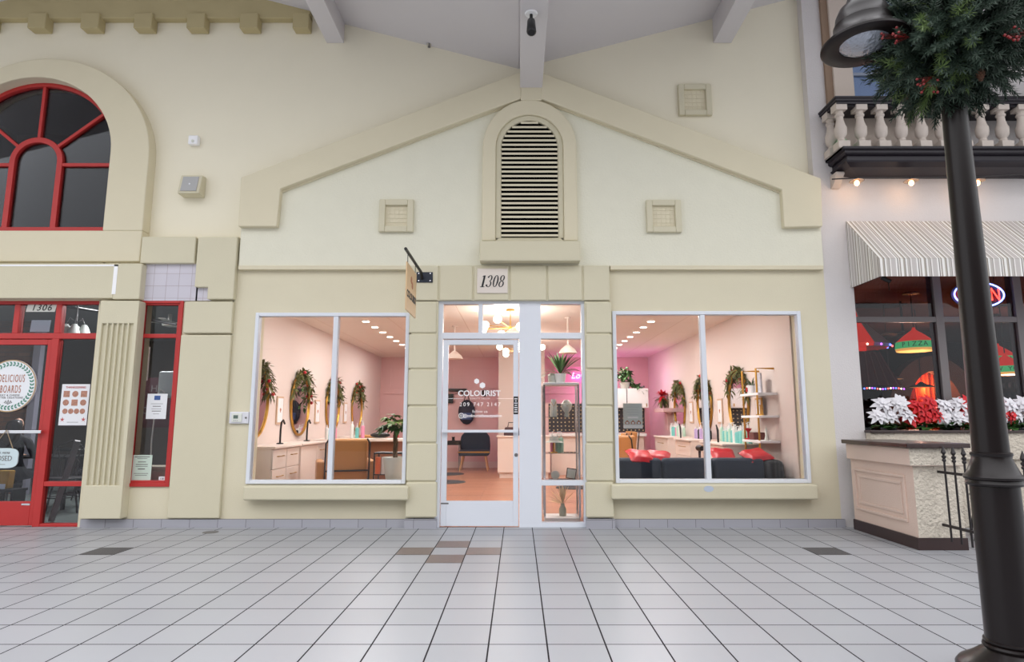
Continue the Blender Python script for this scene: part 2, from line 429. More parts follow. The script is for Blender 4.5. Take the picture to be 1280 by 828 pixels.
# arch surround left
SUY = UY-.16
ox, oz = at(46, 196, SUY)
Ro = atx(185.5, 200, SUY)-ox; top_ = atz(73, SUY)
out = arch(ox, oz, Ro, AZ0, 32, top_-oz); zbs = atz(327, SUY)
inn = arch(AX, AZS, AR, AZ0, 32, ARZ)
mb = MB(); mb.strip(out, inn, SUY, UY+.005)
mb.box(out[0][0], out[-1][0], SUY, UY+.005, zbs, AZ0)
st('trim_4', mb, 'tan', bevel=.012)
# arched red window
rt = stroot('window_1')
fy0, fy1 = UY-.02, UY+.06
fw = .05
mb = MB(); inn2 = arch(AX, AZS, AR-fw, AZ0+fw, 32, ARZ-fw); mb.strip(inn, inn2, fy0, fy1); mb.box(inn[0][0], inn[-1][0], fy0, fy1, AZ0, AZ0+.09)
st('window_frame', mb, 'red', rt, bevel=.006)
ir = atx(77, 215, UY)-AX; izt = atz(172, UY); izs = izt-ir*.95
mb = MB(); mb.strip(arch(AX, izs, ir, AZ0, 24, izt-izs), arch(AX, izs, ir-.07, AZ0, 24, izt-izs-.07), fy0+.01, fy1)
zc_ = atz(206, UY)
mb.box(AX+ir-.02, AX+AR-.02, fy0+.015, fy1, zc_-.022, zc_+.022); mb.box(AX-AR+.02, AX-ir+.02, fy0+.015, fy1, zc_-.022, zc_+.022)
for ang in (38, 90, 142):
    a = R_(ang); c, s_ = math.cos(a), math.sin(a); px_, pz_ = -s_*.02, c*.02
    r0 = (ir-.03); p0 = (AX+c*r0, izs+s_*r0); p1 = (AX+c*(AR-.03), izs+s_*(AR-.03)+(AZS-izs)*s_+(ARZ-AR)*s_)
    mb.prism([(p0[0]-px_, p0[1]-pz_), (p0[0]+px_, p0[1]+pz_), (p1[0]+px_, p1[1]+pz_), (p1[0]-px_, p1[1]-pz_)], fy0+.015, fy1)
st('window_muntin', mb, 'red', rt, bevel=.005)
mb = MB(); mb.prism(arch(AX, AZS, AR-.02, AZ0+.02, 32, ARZ-.02), UY+.03, UY+.04); st('window_pane', mb, 'dglass', rt)
# dark room behind arch
mb = MB()
def room(mb, x0, x1, y0, y1, z0, z1, t=.05, front=False):
    mb.box(x0-t, x0, y0, y1, z0, z1); mb.box(x1, x1+t, y0, y1, z0, z1); mb.box(x0-t, x1+t, y1, y1+t, z0-t, z1+t)
    mb.box(x0-t, x1+t, y0, y1, z1, z1+t); mb.box(x0-t, x1+t, y0, y1, z0-t, z0)
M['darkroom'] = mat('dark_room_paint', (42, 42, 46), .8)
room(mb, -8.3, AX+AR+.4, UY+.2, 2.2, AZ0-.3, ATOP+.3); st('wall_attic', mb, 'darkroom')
# central vent niche
vt = thing('arched_wall_vent', 'tall arched louvred vent in a tan surround above the salon door', 'vent', (0, 0, 0))
VY = SY-.07
vx = atx(662, 210, VY); vr = atx(721, 210, VY)-vx; vzs = atz(185, VY); vzt = atz(124.5, VY); vz0 = atz(301, VY)
o1 = arch(vx, vzs, vr, vz0, 28, vzt-vzs)
r2 = atx(697.5, 225, VY)-vx; z2t = atz(149.5, VY); z2 = z2t-r2; zb2 = atz(296, VY)
i1 = arch(vx, z2, r2, zb2, 28)
mb = MB(); r15 = atx(704.5, 225, VY)-vx
m1 = arch(vx, z2, r15, vz0, 28)
mb.strip(o1, m1, VY, SY+.01); mb.build('surround', 'tan', vt, bevel=.012)
mb = MB(); mb.strip(m1, i1, VY+.03, SY+.03); mb.box(vx-r15, vx+r15, VY+.03, SY+.03, vz0, zb2); mb.build('inner_frame', 'block', vt, bevel=.008)
mb = MB(); mb.prism(arch(vx, z2, r2-.001, zb2, 28), SY-.010, SY-.001); mb.build('backing', 'void', vt)  # near-black sheet paints in the shade seen between the slats
nl = 26
for k in range(nl):
    z = zb2+(z2t-zb2)*(k+.35)/nl
    h = z-z2; w = r2 if h < 0 else math.sqrt(max(0, r2*r2-(h+.02)**2))
    if w < .05: continue
    b = MB(); b.prismx([(VY+.006, z-.016), (VY+.006, z+.012), (SY-.03, z+.022), (SY-.03, z+.010)], vx-w+.001, vx+w-.001); b.build('slat', 'tan', vt)
LY = VY-.10
a_ = rc(599.5, 301, 725.5, 326, LY); mb = MB(); mb.box(a_[0], a_[1], LY, SY+.01, a_[2], a_[3]); mb.build('ledge', 'block', vt, bevel=.012)
# square vents
def sqvent(x0, y0, x1, y1, Y, label):
    a = rc(x0, y0, x1, y1, Y-.05); cx, cz_ = (a[0]+a[1])/2, (a[2]+a[3])/2; w, h = (a[1]-a[0])/2, (a[3]-a[2])/2
    t = thing('square_wall_vent', label, 'vent', (cx, Y, cz_)); f = .075
    b = MB(); wall_holes(b, -w, w, -h, h, -.05, 0, [(-w+f, w-f, -h+f, h-f)]); b.build('frame', 'block', t, bevel=.01)
    b = MB(); b.box(-w+f, w-f, -.012, 0, -h+f, h-f)
    for i in range(1, 5):
        q = -w+f+(2*w-2*f)*i/5; b.box(q-.003, q+.003, -.016, -.011, -h+f, h-f)
        q = -h+f+(2*h-2*f)*i/5; b.box(-w+f, w-f, -.016, -.011, q-.003, q+.003)
    b.build('grid_panel', 'tan', t)
sqvent(473.5, 249, 516.5, 289.5, SY, 'square framed wall vent beside the arched louvre, on its side nearer the arched red window')
sqvent(808.5, 249.5, 852, 290, SY, 'square framed wall vent on the white stucco gable, on its side nearer the balcony')
sqvent(848.5, 104.5, 890, 143.5, UY, 'square wall vent high on the smooth wall above the sloping tan band')
# door surround blocks
QY = -.09
def blocks(name, rects, Y, m='block', back=.0, bev=.012, proud=0):
    b = MB()
    for r in rects:
        q = rc(*r[:4], Y); b.box(q[0], q[1], Y, back, q[2], q[3])
    return st(name, b, m, bevel=bev)
rects = [(513, 332, 547.3, 375.5), (549.5, 332, 590.5, 375.5), (592.5, 332, 636, 375.5), (638, 332, 683, 375.5), (685, 332, 727.5, 375.5), (729.5, 332, 762, 375.5)]
ys = [377, 417, 461.5, 507.5, 554, 602.5, 648]
for a, b in zip(ys, ys[1:]):
    rects.append((511.5-(a-377)*.02, a+1, 545.5, b-1)); rects.append((732.5, a+1, 764.5+(a-377)*.012, b-1))
blocks('trim_5', rects, QY)
b = MB(); q = rc(512, 332, 763, 376, QY+.02); b.box(q[0]+.01, q[1]-.01, QY+.018, .001, q[2]+.0, q[3]-.005)
for x0, x1 in ((511, 545.5), (732.5, 765)):
    q = rc(x0, 377, x1, 648, QY+.02); b.box(q[0]+.01 if x0 < 600 else q[0], q[1] if x0 < 600 else q[1]-.01, QY+.018, .001, q[2]+.005, q[3])
st('trim_6', b, 'block')
# lip under gable
b = MB(); 
for x0, x1 in ((297.5, 513), (763, 1030)):
    b.box(atx(x0, 336, -.07), atx(x1, 336, -.07), -.065, .001, atz(337, -.065), ZB+.004)
st('trim_7', b, 'tan', bevel=.005)
# sills
for nm, r in (('window_sill', (303.5, 608, 510, 626)), ('window_sill', (764.5, 606, 1023.5, 625))):
    Y = -.16; q = rc(*r, Y); b = MB(); b.box(q[0], q[1], Y, .001, q[2], q[3]); st(nm, b, 'block', bevel=.02, seg=3)
b = MB(); b.lathe([(.0005, 0), (.05, 0), (.048, .003), (.0005, .003)], n=14, axis='Y')
o = b.build('paint_patch', mat('pale_blue_patch', (190, 200, 214), .7), loc=(atx(886, 612, -.165), -.1628, atz(611.5, -.165))); o.scale = (1.15, 1, .7); tag(o, 'pale blue oval scuff patch on the right shop window sill', 'wall patch')
# baseboard
b = MB(); ztop = atz(649.5, -.03)
for x0, x1 in ((100, 505), (769, 1057)):
    b.box(atx(x0, 654, -.03), atx(x1, 654, -.03), -.03, .001, 0, ztop)
st('baseboard_front', b, 'base')
b = MB()
for x0, x1 in ((505, 545.5), (733, 769)):
    b.box(atx(x0, 654, QY-.01), atx(x1, 654, QY-.01), QY-.012, .001, 0, ztop+.01)
st('baseboard_door', b, 'base')
# ---------------- left lower
Gy = .0
TW_ = rc(166, 376.5, 219.5, 606.5)   # tall red window opening
TW_ = (atx(166.3, 491), atx(219.5, 491), TW_[2], TW_[3])
SX1 = atx(113, 513); SZ1 = atz(376)
mb = MB(); wall_holes(mb, SX1-.02, XL+.01, 0, atz(296), 0, .24, [TW_])
mb.box(Lx, SX1, 0, .24, SZ1, atz(296)); mb.box(Lx, -7.6, 0, .24, 0, SZ1)
st('wall_left', mb, 'yellow')
mb = MB(); q = rc(-200, 329.5, 143, 373, -.12); mb.box(q[0], q[1]-.006, -.12, 0, q[2], q[3])
q2 = rc(143, 329.5, 175, 374, -.13); mb.box(q[1]-.006, q2[1], -.12, 0, q2[2], q[3]); st('trim_8', mb, 'block', bevel=.01)
mb = MB(); q = rc(-200, 331, 145.5, 372, -.12); zt = q[3]; mb.box(q[0], atx(146, 350, -.12), -.1235, -.1195, zt-.02, zt); mb.box(atx(142.5, 350, -.12)-.012, atx(146, 350, -.12)-.0, -.1235, -.1195, atz(368, -.12), zt); st('trim_9', mb, 'vinyl')
mb = MB(); q = rc(176, 296, 244, 329, -.08); mb.box(q[0], q[1]-.005, -.08, .001, q[2], q[3])
Pb = lambda *a: [at(x, y, -.08) for x, y in a]
xa, xb, xc = atx(244, 335, -.08), atx(259, 366, -.08), atx(294, 335, -.08)
zA, zB_, zC = atz(296, -.08), atz(359, -.08), atz(374, -.08)
mb.prism([(xa+.005, zA), (xc, zA), (xc, zC), (xb, zC), (xb, zB_), (xa+.005, zB_)], -.08, .001)
xd, xe = atx(229.5, 396, -.06), atx(289, 396, -.06)
q = rc(229.5, 377, 290.5, 416.5, -.06); mb.box(q[0], xc-.01, -.06, .001, q[2], q[3])
q = rc(217, 419, 281, 648.5, -.05); mb.box(q[0], xc-.01, -.05, .001, q[2], q[3]+.002)
st('trim_10', mb, 'block', bevel=.012)
mb = MB(); mb.box(q2[1]-.01, xa+.02, -.02, .001, atz(376.5), atz(328)); mb.box(xa, xb+.02, -.02, .001, atz(376.5), atz(357)); st('trim_11', mb, 'lavtile')
# fluted pilaster
FY = -.14
q = rc(112.5, 376, 162, 649, FY); px0, px1, pz0, pz1 = q
mb = MB(); zf0, zf1 = atz(607, FY), atz(404.5, FY); fx0, fx1 = px0+(px1-px0)*.09, px1-(px1-px0)*.10
mb.box(px0, px1, FY+.03, .001, pz0, pz1); mb.box(px0, px1, FY, FY+.031, pz0, zf0); mb.box(px0, px1, FY, FY+.031, zf1, pz1); mb.box(px0, fx0, FY, FY+.031, zf0-.01, zf1+.01); mb.box(fx1, px1, FY, FY+.031, zf0-.01, zf1+.01)
nf = 6; w = (fx1-fx0)/nf
for i in range(nf):
    a = fx0+w*i
    if i: mb.box(a-w*.16, a+w*.16, FY, FY+.031, zf0-.005, zf1+.005)
st('trim_12', mb, 'block', bevel=.008)
# ---------------- neighbour right
NX0 = XR-.005; GX0 = atx(1073.5, 440); GZ1 = atz(300)
mb = MB(); wz0 = atz(541)
UW = rc(1062, 83, 1160, 118, .05)
XUP = atx(1009, 110)
mb.box(XR, GX0, 0.0, .24, 0, GZ1); mb.box(XR, 9, 0, .24, GZ1, 4.2)
mb.box(XUP, XR+.001, .001, .24, atz(283), 4.2)
wall_holes(mb, XUP, 9, 4.2, 9.5, .0, .24, [(atx(1062, 60), atx(1168, 60), atz(122), atz(20)+1.4)])
mb.box(GX0, 9, -.0, .24, 0, atz(549)); st('wall_right', mb, 'grey_stucco')
mb = MB(); mb.box(GX0+.0, 9, -.10, -.001, atz(575, -.1), atz(541, -.1)); mb.box(GX0, 9, -.06, -.001, 0.0, atz(575, -.1)); st('wall_planter', mb, 'rough', bevel=.01)
mb = MB(); mb.box(GX0-.01, 9, -.13, .22, atz(541.5, -.13), atz(541.5, -.13)+.03); st('window_sill', mb, 'brownwood', bevel=.006)
# opposite side of the concourse (only mirrored in the glass)
mb = MB(); mb.box(-12, 12, -17.2, -17, 0, 7.5); mb.box(-12, 12, -17.0, -16.7, 4.0, 4.5)
for x in (-9, -5, -1, 3, 7): mb.box(x, x+.7, -17.0, -16.8, 0, 7.5)
st('wall_opposite', mb, mat('dark_shopfronts', (92, 84, 78), .7))
# ================================================================ SALON WINDOWS AND DOOR
def shopwin(name, W, pxm, nudge):
    x0, x1, z0, z1 = W; t = stroot(name); f = .045
    mb = MB(); wall_holes(mb, x0, x1, z0, z1, -.035, .06, [(x0+f, x1-f, z0+f, z1-f)]); st('window_frame', mb, 'white', t, bevel=.006)
    xm = atx(pxm, 500); mb = MB(); mb.box(xm-.03, xm+.03, -.028, .06, z0+f, z1-f); st('window_mullion', mb, 'white', t, bevel=.006)
    for a, b in ((x0+f-.01, xm-.02), (xm+.02, x1-f+.01)):
        mb = MB(); mb.box(a, b, .02, .028, z0+f-.01, z1-f+.01); st('window_pane', mb, 'glass', t)
shopwin('window_2', W1, 416.5, 0); shopwin('window_3', W2, 881.5, 0)
# door unit
du = stroot('door_frame')
q = rc(545.5, 376, 732.5, 659); X0, X1, Z0, Z1 = q; Z0 = 0
xp0, xp1 = atx(649, 520), atx(676.5, 520)
xs0 = atx(552, 520); xs1 = atx(728, 520)
ztr0, ztr1 = atz(424), atz(416.5); ztop_ = atz(380.5)
FYa, FYb = -.03, .07
mb = MB()
mb.box(X0, xs0, FYa, FYb, 0, Z1); mb.box(xs1, X1, FYa, FYb, 0, Z1); mb.box(xs0, xs1, FYa, FYb, ztop_, Z1)
mb.box(xs0, xp0, FYa, FYb, ztr0, ztr1); mb.box(xp1, xs1, FYa, FYb, ztr0, ztr1)
mb.box(xp0, xp1, FYa, FYb, 0, ztop_)
xq = atx(600.8, 400); mb.box(xq-.026, xq+.026, FYa, FYb, ztr1, ztop_)
zr0, zr1 = atz(607), atz(600.5); mb.box(xp1, xs1, FYa, FYb, zr0, zr1); mb.box(xp1, xs1, FYa, FYb, 0, atz(653))
st('door_casing', mb, 'white', du, bevel=.004)
for a, b, c, d in ((xs0, xp0, ztr1, ztop_), (xp1, xs1, ztr1, ztop_), (xp1, xs1, zr1, ztr0), (xp1, xs1, atz(653), zr0)):
    mb = MB(); mb.box(a-.003, b+.003, .02, .028, c-.003, d+.003); st('door_sidelight_pane', mb, 'glass', du)
dr = stroot('door_1')
dx0, dx1, dz1 = xs0+.008, xp0-.008, ztr0-.01
gx0, gx1 = atx(559.5, 520), atx(641.5, 520); gz0, gz1 = atz(626.5), atz(431.5)
mb = MB(); wall_holes(mb, dx0, dx1, .012, dz1, -.012, .035, [(gx0, gx1, gz0, gz1)]); st('door_leaf', mb, 'white', dr, bevel=.005)
mb = MB(); mb.box(gx0-.01, gx1+.01, .008, .015, gz0-.01, gz1+.01); st('door_pane', mb, 'glass', dr)
zb = atz(539); mb = MB(); mb.box(gx0-.06, gx1+.05, -.07, -.045, zb-.018, zb+.014); mb.box(gx0-.05, gx0-.02, -.05, -.01, zb-.012, zb+.01); mb.box(gx1+.0, gx1+.03, -.05, -.01, zb-.012, zb+.01); st('door_push_bar', mb, 'white', dr, bevel=.004)
mb = MB(); mb.lathe([(.0005, -.006), (.02, -.006), (.022, 0), (.0005, 0)], n=16, axis='Y'); o = st('door_lock', mb, 'grey', dr, smooth=True); o.location = (atx(645.2, 569), -.012, atz(569))
mb = MB(); mb.box(-.045, .045, -.003, 0, -.008, .008); o = st('door_maker_plate', mb, 'grey', dr); o.location = (atx(556, 629.5), -.012, atz(629.5))
# hours plate
hp = thing('hours_sticker', 'narrow black upright sticker with white marks on the white door post', 'sticker', (atx(644.8, 507), -.0135, atz(507)))
b = MB(); b.box(-.028, .028, -.0015, 0, -.105, .105); b.build('plate', 'black', hp)
for k in range(7):
    b = MB(); z = .08-k*.026; w = [.018, .01, .02, .014, .02, .016, .02][k]; b.box(-w, w, -.0022, -.0014, z-.008, z+.004); b.build('mark', 'paper', hp)
# vinyl lettering on the door glass
vd = thing('door_lettering', 'white lettering COLOURIST with phone number and dotted emblem on the glass door', 'lettering', (0, .006, 0))
cxv = atx(600, 500)
text('salon_name', 'COLOURIST', .094, (cxv-.01, 0, atz(492.2)), 'vinyl', vd, off=.002, sx=1.0)
text('subtitle_lettering', 'BEAUTY SALON', .027, (cxv, 0, atz(498.5)), 'vinyl', vd, space=1.3)
text('phone_lettering', '209 747 2147', .066, (cxv, 0, atz(506)), 'vinyl', vd, space=1.35)
text('follow_line', 'follow us', .05, (cxv+.0, 0, atz(514.8)), 'vinyl', vd)
text('account_name', '@colouristbeautysalon', .05, (cxv+.03, 0, atz(520)), 'vinyl', vd, off=.001)
for px, py, r in ((595.8, 476.8, .034), (603, 482, .038), (591, 484, .0)):
    if r:
        b = MB(); b.prism([(atx(px, py)+r*math.cos(R_(60*k+30)), atz(py)+r*math.sin(R_(60*k+30))) for k in range(6)], -.001, .001); b.build('emblem', 'vinyl', vd)
for s_ in (1, -1):
    b = MB(); a = cxv+s_*.3; b.box(a-.1, a+.1, -.001, .001, atz(498.5)-.002, atz(498.5)+.002); b.build('rule', 'vinyl', vd)
ix, iz = atx(576.5, 520), atz(520)
b = MB(); b.strip([(ix+.033*math.cos(PI*k/8), iz+.033*math.sin(PI*k/8)) for k in range(16)], [(ix+.025*math.cos(PI*k/8), iz+.025*math.sin(PI*k/8)) for k in range(16)], -.001, .001, closed=True)
b.strip([(ix+.014*math.cos(PI*k/8), iz+.014*math.sin(PI*k/8)) for k in range(16)], [(ix+.008*math.cos(PI*k/8), iz+.008*math.sin(PI*k/8)) for k in range(16)], -.001, .001, closed=True); b.build('camera_icon', 'vinyl', vd)
# number plaque with serif numerals
nm = thing('number_plaque', 'pale square plaque reading 1308 above the salon door', 'sign', (atx(615.5, 351.5, QY), QY+.003, atz(351.5, QY)))
b = MB(); b.box(-.187, .187, -.018, 0, -.155, .155); b.build('plate', mat('plaque_white', (226, 216, 206), .6), nm, bevel=.008)
def ring(b, cx, cz, rx, rz, tx, tz, a0=0, a1=360, n=20):
    o_, i_ = [], []
    for k in range(n+1):
        a = R_(a0+(a1-a0)*k/n); o_.append((cx+rx*math.cos(a), cz+rz*math.sin(a))); i_.append((cx+(rx-tx)*math.cos(a), cz+(rz-tz)*math.sin(a)))
    b.strip(o_, i_, -.0215, -.0175)
def digit(ch):
    b = MB()
    if ch == '1': b.box(-.011, .011, -.0215, -.0175, -.07, .07); b.box(-.026, .026, -.0215, -.0175, -.074, -.067); b.prism([(-.011, .07), (-.026, .056), (-.026, .051), (-.011, .057)], -.0215, -.0175)
    if ch == '0': ring(b, 0, 0, .032, .074, .017, .006)
    if ch == '8': ring(b, 0, .037, .028, .037, .015, .006); ring(b, 0, -.035, .032, .039, .015, .006)
    if ch == '3':
        ring(b, -.002, .037, .028, .037, .015, .006, 150, -80); ring(b, -.004, -.035, .032, .039, .015, .006, 90, -150)
        b.lathe([(.0005, -.0215), (.010, -.0215), (.010, -.0175), (.0005, -.0175)], (-.024, 0, .05), 10, 'Y'); b.lathe([(.0005, -.0215), (.011, -.0215), (.011, -.0175), (.0005, -.0175)], (-.027, 0, -.052), 10, 'Y')
    for v in b.v: v.x += v.z*.22
    return b
for i, ch in enumerate('1308'):
    o = digit(ch).build('numeral', 'ink', nm); o.location = (-.107+i*.074, 0, -.005)
# blade sign
bs = thing('blade_sign', 'hanging wooden projecting sign on a black arm over the left side of the door', 'sign', (atx(530.8, 347, QY), QY, atz(347, QY)))
b = MB(); b.box(-.1, .1, -.012, 0, -.065, .065); b.build('wall_plate', mat('bracket_navy', (28, 36, 50), .45), bs, bevel=.004)
for sx in (-1, 1):
    for sz in (-1, 1):
        b = MB(); b.lathe([(.0005, -.006), (.008, -.004), (.008, 0), (.0005, 0)], n=8, axis='Y'); o = b.build('screw', 'chrome', bs); o.location = (sx*.07, -.012, sz*.045)
armL = 1.12
axz = .045
b = MB(); b.tube([(-.03, -.01, -.02), (-.03, -.09, axz), (-.03, -armL, axz)], .017, 8); b.build('arm', 'black', bs, smooth=True)
b = MB(); b.box(-.037, -.023, -armL+.08, -armL+.68, -.58, -.07); b.build('board', mat('sign_plywood', (216, 184, 142), .6, var=.05), bs, bevel=.003)
for y in (-armL+.14, -armL+.62):
    b = MB(); b.tube([(-.03, y, -.07), (-.03, y, axz)], .004, 6); b.build('hook', 'black', bs)
t_ = text('sign_name', 'COLOURIST', .105, (-.0215, -armL+.38, -.40), 'ink', bs, rot=(PI/2, 0, PI/2), off=.004, ext=.0008)
t_ = text('sign_name', 'COLOURIST', .105, (-.0385, -armL+.38, -.40), 'ink', bs, rot=(PI/2, 0, -PI/2), off=.004, ext=.0008)
for s_ in (-.0225, -.0395):
    for dy, dz in ((-.035, .025), (.035, -.025)):
        b = MB(); yc_, zc2 = -armL+.38+dy, -.235+dz; b.prismx([(yc_+.042*math.cos(R_(60*k+30)), zc2+.042*math.sin(R_(60*k+30))) for k in range(6)], s_, s_+.002); b.build('emblem', 'orangeink', bs)
# thermostat
tt = thing('thermostat_guard', 'white thermostat under a clear cover beside the left shop window', 'thermostat', (atx(300, 522.5), .002, atz(522.5)))
b = MB(); b.box(-.115, .115, -.035, 0, -.07, .07); b.build('cover', mat('clear_guard', (226, 226, 232), .2), tt, bevel=.01, seg=3)
b = MB(); b.box(-.085, .04, -.045, -.034, -.052, .052); b.build('body', 'ceramic', tt, bevel=.006)
b = MB(); b.box(-.06, -.005, -.047, -.044, -.01, .03); b.build('display', mat('lcd_grey', (96, 112, 104), .3), tt)
for k in range(3):
    b = MB(); b.box(-.058+k*.02, -.046+k*.02, -.047, -.044, -.035, -.029); b.build('button', 'grey', tt)
b = MB(); b.lathe([(.0005, -.006), (.012, -.006), (.012, 0), (.0005, 0)], n=10, axis='Y'); o = b.build('keyhole', 'grey', tt); o.location = (.085, -.034, 0)
# speaker + sensor
sx_, sz_ = at(244, 235, UY); tt = thing('wall_speaker', 'square cream loudspeaker box with a grey grille on the upper wall', 'speaker', (sx_, UY, sz_))
b = MB(); b.prismx([(0, -.14), (-.16, -.13), (-.10, .13), (0, .14)], -.135, .135); b.build('housing', 'block', tt, bevel=.01)
b = MB(); b.prismx([(-.163, -.1), (-.113, .105), (-.105, .105), (-.155, -.1)], -.1, .1); b.build('grille', mat('grille_grey', (176, 176, 176), .7), tt)
b = MB(); b.lathe([(.0005, -.006), (.01, -.006), (.01, 0), (.0005, 0)], n=10, axis='Y'); o = b.build('badge', 'paper', tt); o.location = (0, -.135, 0)
sx_, sz_ = at(244.5, 177.5, UY); tt = thing('wall_sensor', 'small white sensor box on the upper wall above the loudspeaker', 'sensor', (sx_, UY, sz_))
b = MB(); b.box(-.062, .062, -.07, 0, -.06, .06); b.build('housing', 'vinyl', tt, bevel=.012, seg=3)
b = MB(); b.ball((0, -.07, -.02), .02, 6); b.build('lens', 'ceramic', tt, smooth=True)
# camera on the ridge beam
by_, bz_ = None, bC[3]
# find y where beam underside projects to py~18
def at_z(px, py, z):
    u = (px-648)/F; v = (414-py)/F; t = (z-CH)/(sp+v*cp); return (u*t, CY+t*(cp-v*sp))
xx, yy = at_z(664, 17, bz_)
tt = thing('ceiling_camera', 'black bullet camera hanging under the central white beam', 'camera', (xx, yy, bz_))
b = MB(); b.lathe([(.0005, -.012), (.06, -.012), (.068, 0), (.0005, 0)], n=20); b.build('base', 'vinyl', tt, smooth=True)
b = MB(); b.tube([(0, 0, -.01), (0, 0, -.1)], .016, 10); b.build('stem', 'black', tt, smooth=True)
b = MB(Matrix.Translation((0, -.02, -.15)) @ Matrix.Rotation(R_(-28), 4, 'X')); b.tube([(0, 0, .1), (0, 0, .085), (0, 0, -.12), (0, 0, -.14)], [.03, .042, .05, .035], 14); b.build('body', 'black', tt, smooth=True)
for px, py, lb in ((536.5, 55, 'small sprinkler head on the ceiling slope between the central and dentil-side beams'), (800, 50.5, 'small sprinkler head on the ceiling slope nearer the balcony')):
    # intersect with the ceiling slope
    u = (px-648)/F; v = (414-py)/F; t = 5
    for _ in range(40):
        x = u*t; z = cz(x); t = (z-CH)/(sp+v*cp)
    x, y, z = u*t, CY+t*(cp-v*sp), CH+t*(sp+v*cp)
    tt = thing('sprinkler_head', lb, 'sprinkler', (x, y, z))
    b = MB(); b.lathe([(.0005, -.008), (.035, -.008), (.04, .01), (.0005, .01)], n=14); b.build('rose', 'chrome', tt, smooth=True)
    b = MB(); b.tube([(0, 0, 0), (0, 0, -.04)], .008, 6); b.lathe([(.0005, -.045), (.02, -.044), (.02, -.04), (.0005, -.038)], n=10); b.build('nozzle', 'grey', tt)
# ================================================================ LEFT SHOP (red)
ls = stroot('door_2')
LYf = .05
def bar(mb, x0, x1, z0, z1, y0=LYf-.03, y1=LYf+.05): mb.box(x0, x1, y0, y1, z0, z1)
zhd0, zhd1 = atz(381, LYf), SZ1+.0
zt0, zt1 = atz(424, LYf), atz(417, LYf)
jx1 = SX1+.03; jx0 = atx(105.5, 520, LYf)
mx0, mx1 = atx(57, 520, LYf), atx(66, 520, LYf)
fr = stroot('window_4'); mb = MB()
bar(mb, Lx, SX1, zhd0, zhd1); bar(mb, Lx, jx1, zt0, zt1); bar(mb, jx1-.055, jx1, 0, zhd0, LYf-.033, LYf+.048); bar(mb, mx0, mx1, 0, zt0, LYf-.033, LYf+.048)
for p0, p1 in ((19, 26), (71, 78)):
    bar(mb, atx(p0, 400, LYf), atx(p1, 400, LYf), zt1, zhd0)
bar(mb, mx1, jx1, atz(608, LYf), atz(602, LYf)); bar(mb, mx1, jx1, 0, atz(654.5, LYf))
st('window_frame', mb, 'red', fr, bevel=.005)
for a, b_, c, d in ((Lx, jx1, zt1, zhd0), (mx1, jx1, atz(602, LYf), zt0), (mx1, jx1, atz(655, LYf), atz(608, LYf))):
    mb = MB(); mb.box(a, b_-.02, LYf+.01, LYf+.016, c-.01, d+.01); st('window_pane', mb, 'dglass', fr)
gx1_ = atx(51.5, 520, LYf); ddx0 = -7.35; gz0_, gz1_ = atz(627, LYf), atz(431.5, LYf)
mb = MB(); wall_holes(mb, ddx0, mx0-.006, .012, zt0-.008, LYf-.02, LYf+.03, [(ddx0+.12, gx1_, gz0_, gz1_)]); st('door_leaf', mb, 'red', ls, bevel=.005)
mb = MB(); mb.box(ddx0+.1, gx1_+.01, LYf+.004, LYf+.01, gz0_-.01, gz1_+.01); st('door_pane', mb, 'dglass', ls)
zb = atz(540, LYf-.08); mb = MB(); mb.box(ddx0+.08, atx(52, 540, LYf-.08), LYf-.09, LYf-.06, zb-.02, zb+.016); st('door_push_bar', mb, 'chrome', ls, bevel=.004)
mb = MB(); mb.box(-.05, .05, -.004, 0, -.01, .01); o = st('door_maker_plate', mb, 'chrome', ls); o.location = (atx(34, 630, LYf), LYf-.02, atz(630.5, LYf))
mb = MB(); mb.box(Lx, ddx0-.006, LYf-.03, LYf+.05, 0, zt0); st('window_side_post', mb, 'red', fr)
# tall narrow red window
tw = stroot('window_5'); x0, x1, z0, z1 = TW_
mb = MB(); f = .05; ztm0, ztm1 = atz(422.5), atz(417.5)
wall_holes(mb, x0, x1, z0, z1, .0, .06, [(x0+f, x1-f, z0+f, ztm0), (x0+f, x1-f, ztm1, z1-f)]); 
wall_holes(mb, x0-.03, x1+.02, z0-.02, z1+.0, -.02, .002, [(x0+.015, x1-.02, z0+.02, z1-.03)])
st('window_frame', mb, 'red', tw, bevel=.005)
mb = MB(); mb.box(x0+f-.01, x1-f+.01, .04, .046, z0+f-.01, z1-f+.01); st('window_pane', mb, 'dglass', tw)
mb = MB(); mb.box(x0+.01, x1-.01, .06, .24, z0+.0, z0+.02); st('window_inner_sill', mb, 'red', tw)
# numbers 1306
n6 = thing('number_decal', 'cream number strip reading 1306 on the glass over the red door', 'sign', (atx(51.5, 385, LYf), LYf+.006, atz(385, LYf)))
b = MB(); b.prism([(-.19, -.05), (.17, -.05), (.19, .055), (-.17, .055)], -.002, 0); b.build('backing', 'ceramic', n6)
text('numerals', '1306', .115, (0, -.004, .0), 'ink', n6, shear=.25, space=1.15)
# paper leaned in transom
b = MB(); b.prism([(-.12, -.07), (.12, -.07), (.13, .075), (-.11, .075)], -.002, .0); o = b.build('paper_sheet', 'paper', loc=(atx(50, 409, .1), .1, atz(408, .1))); tag(o, 'white paper leaning behind the glass below the 1306 number', 'paper')
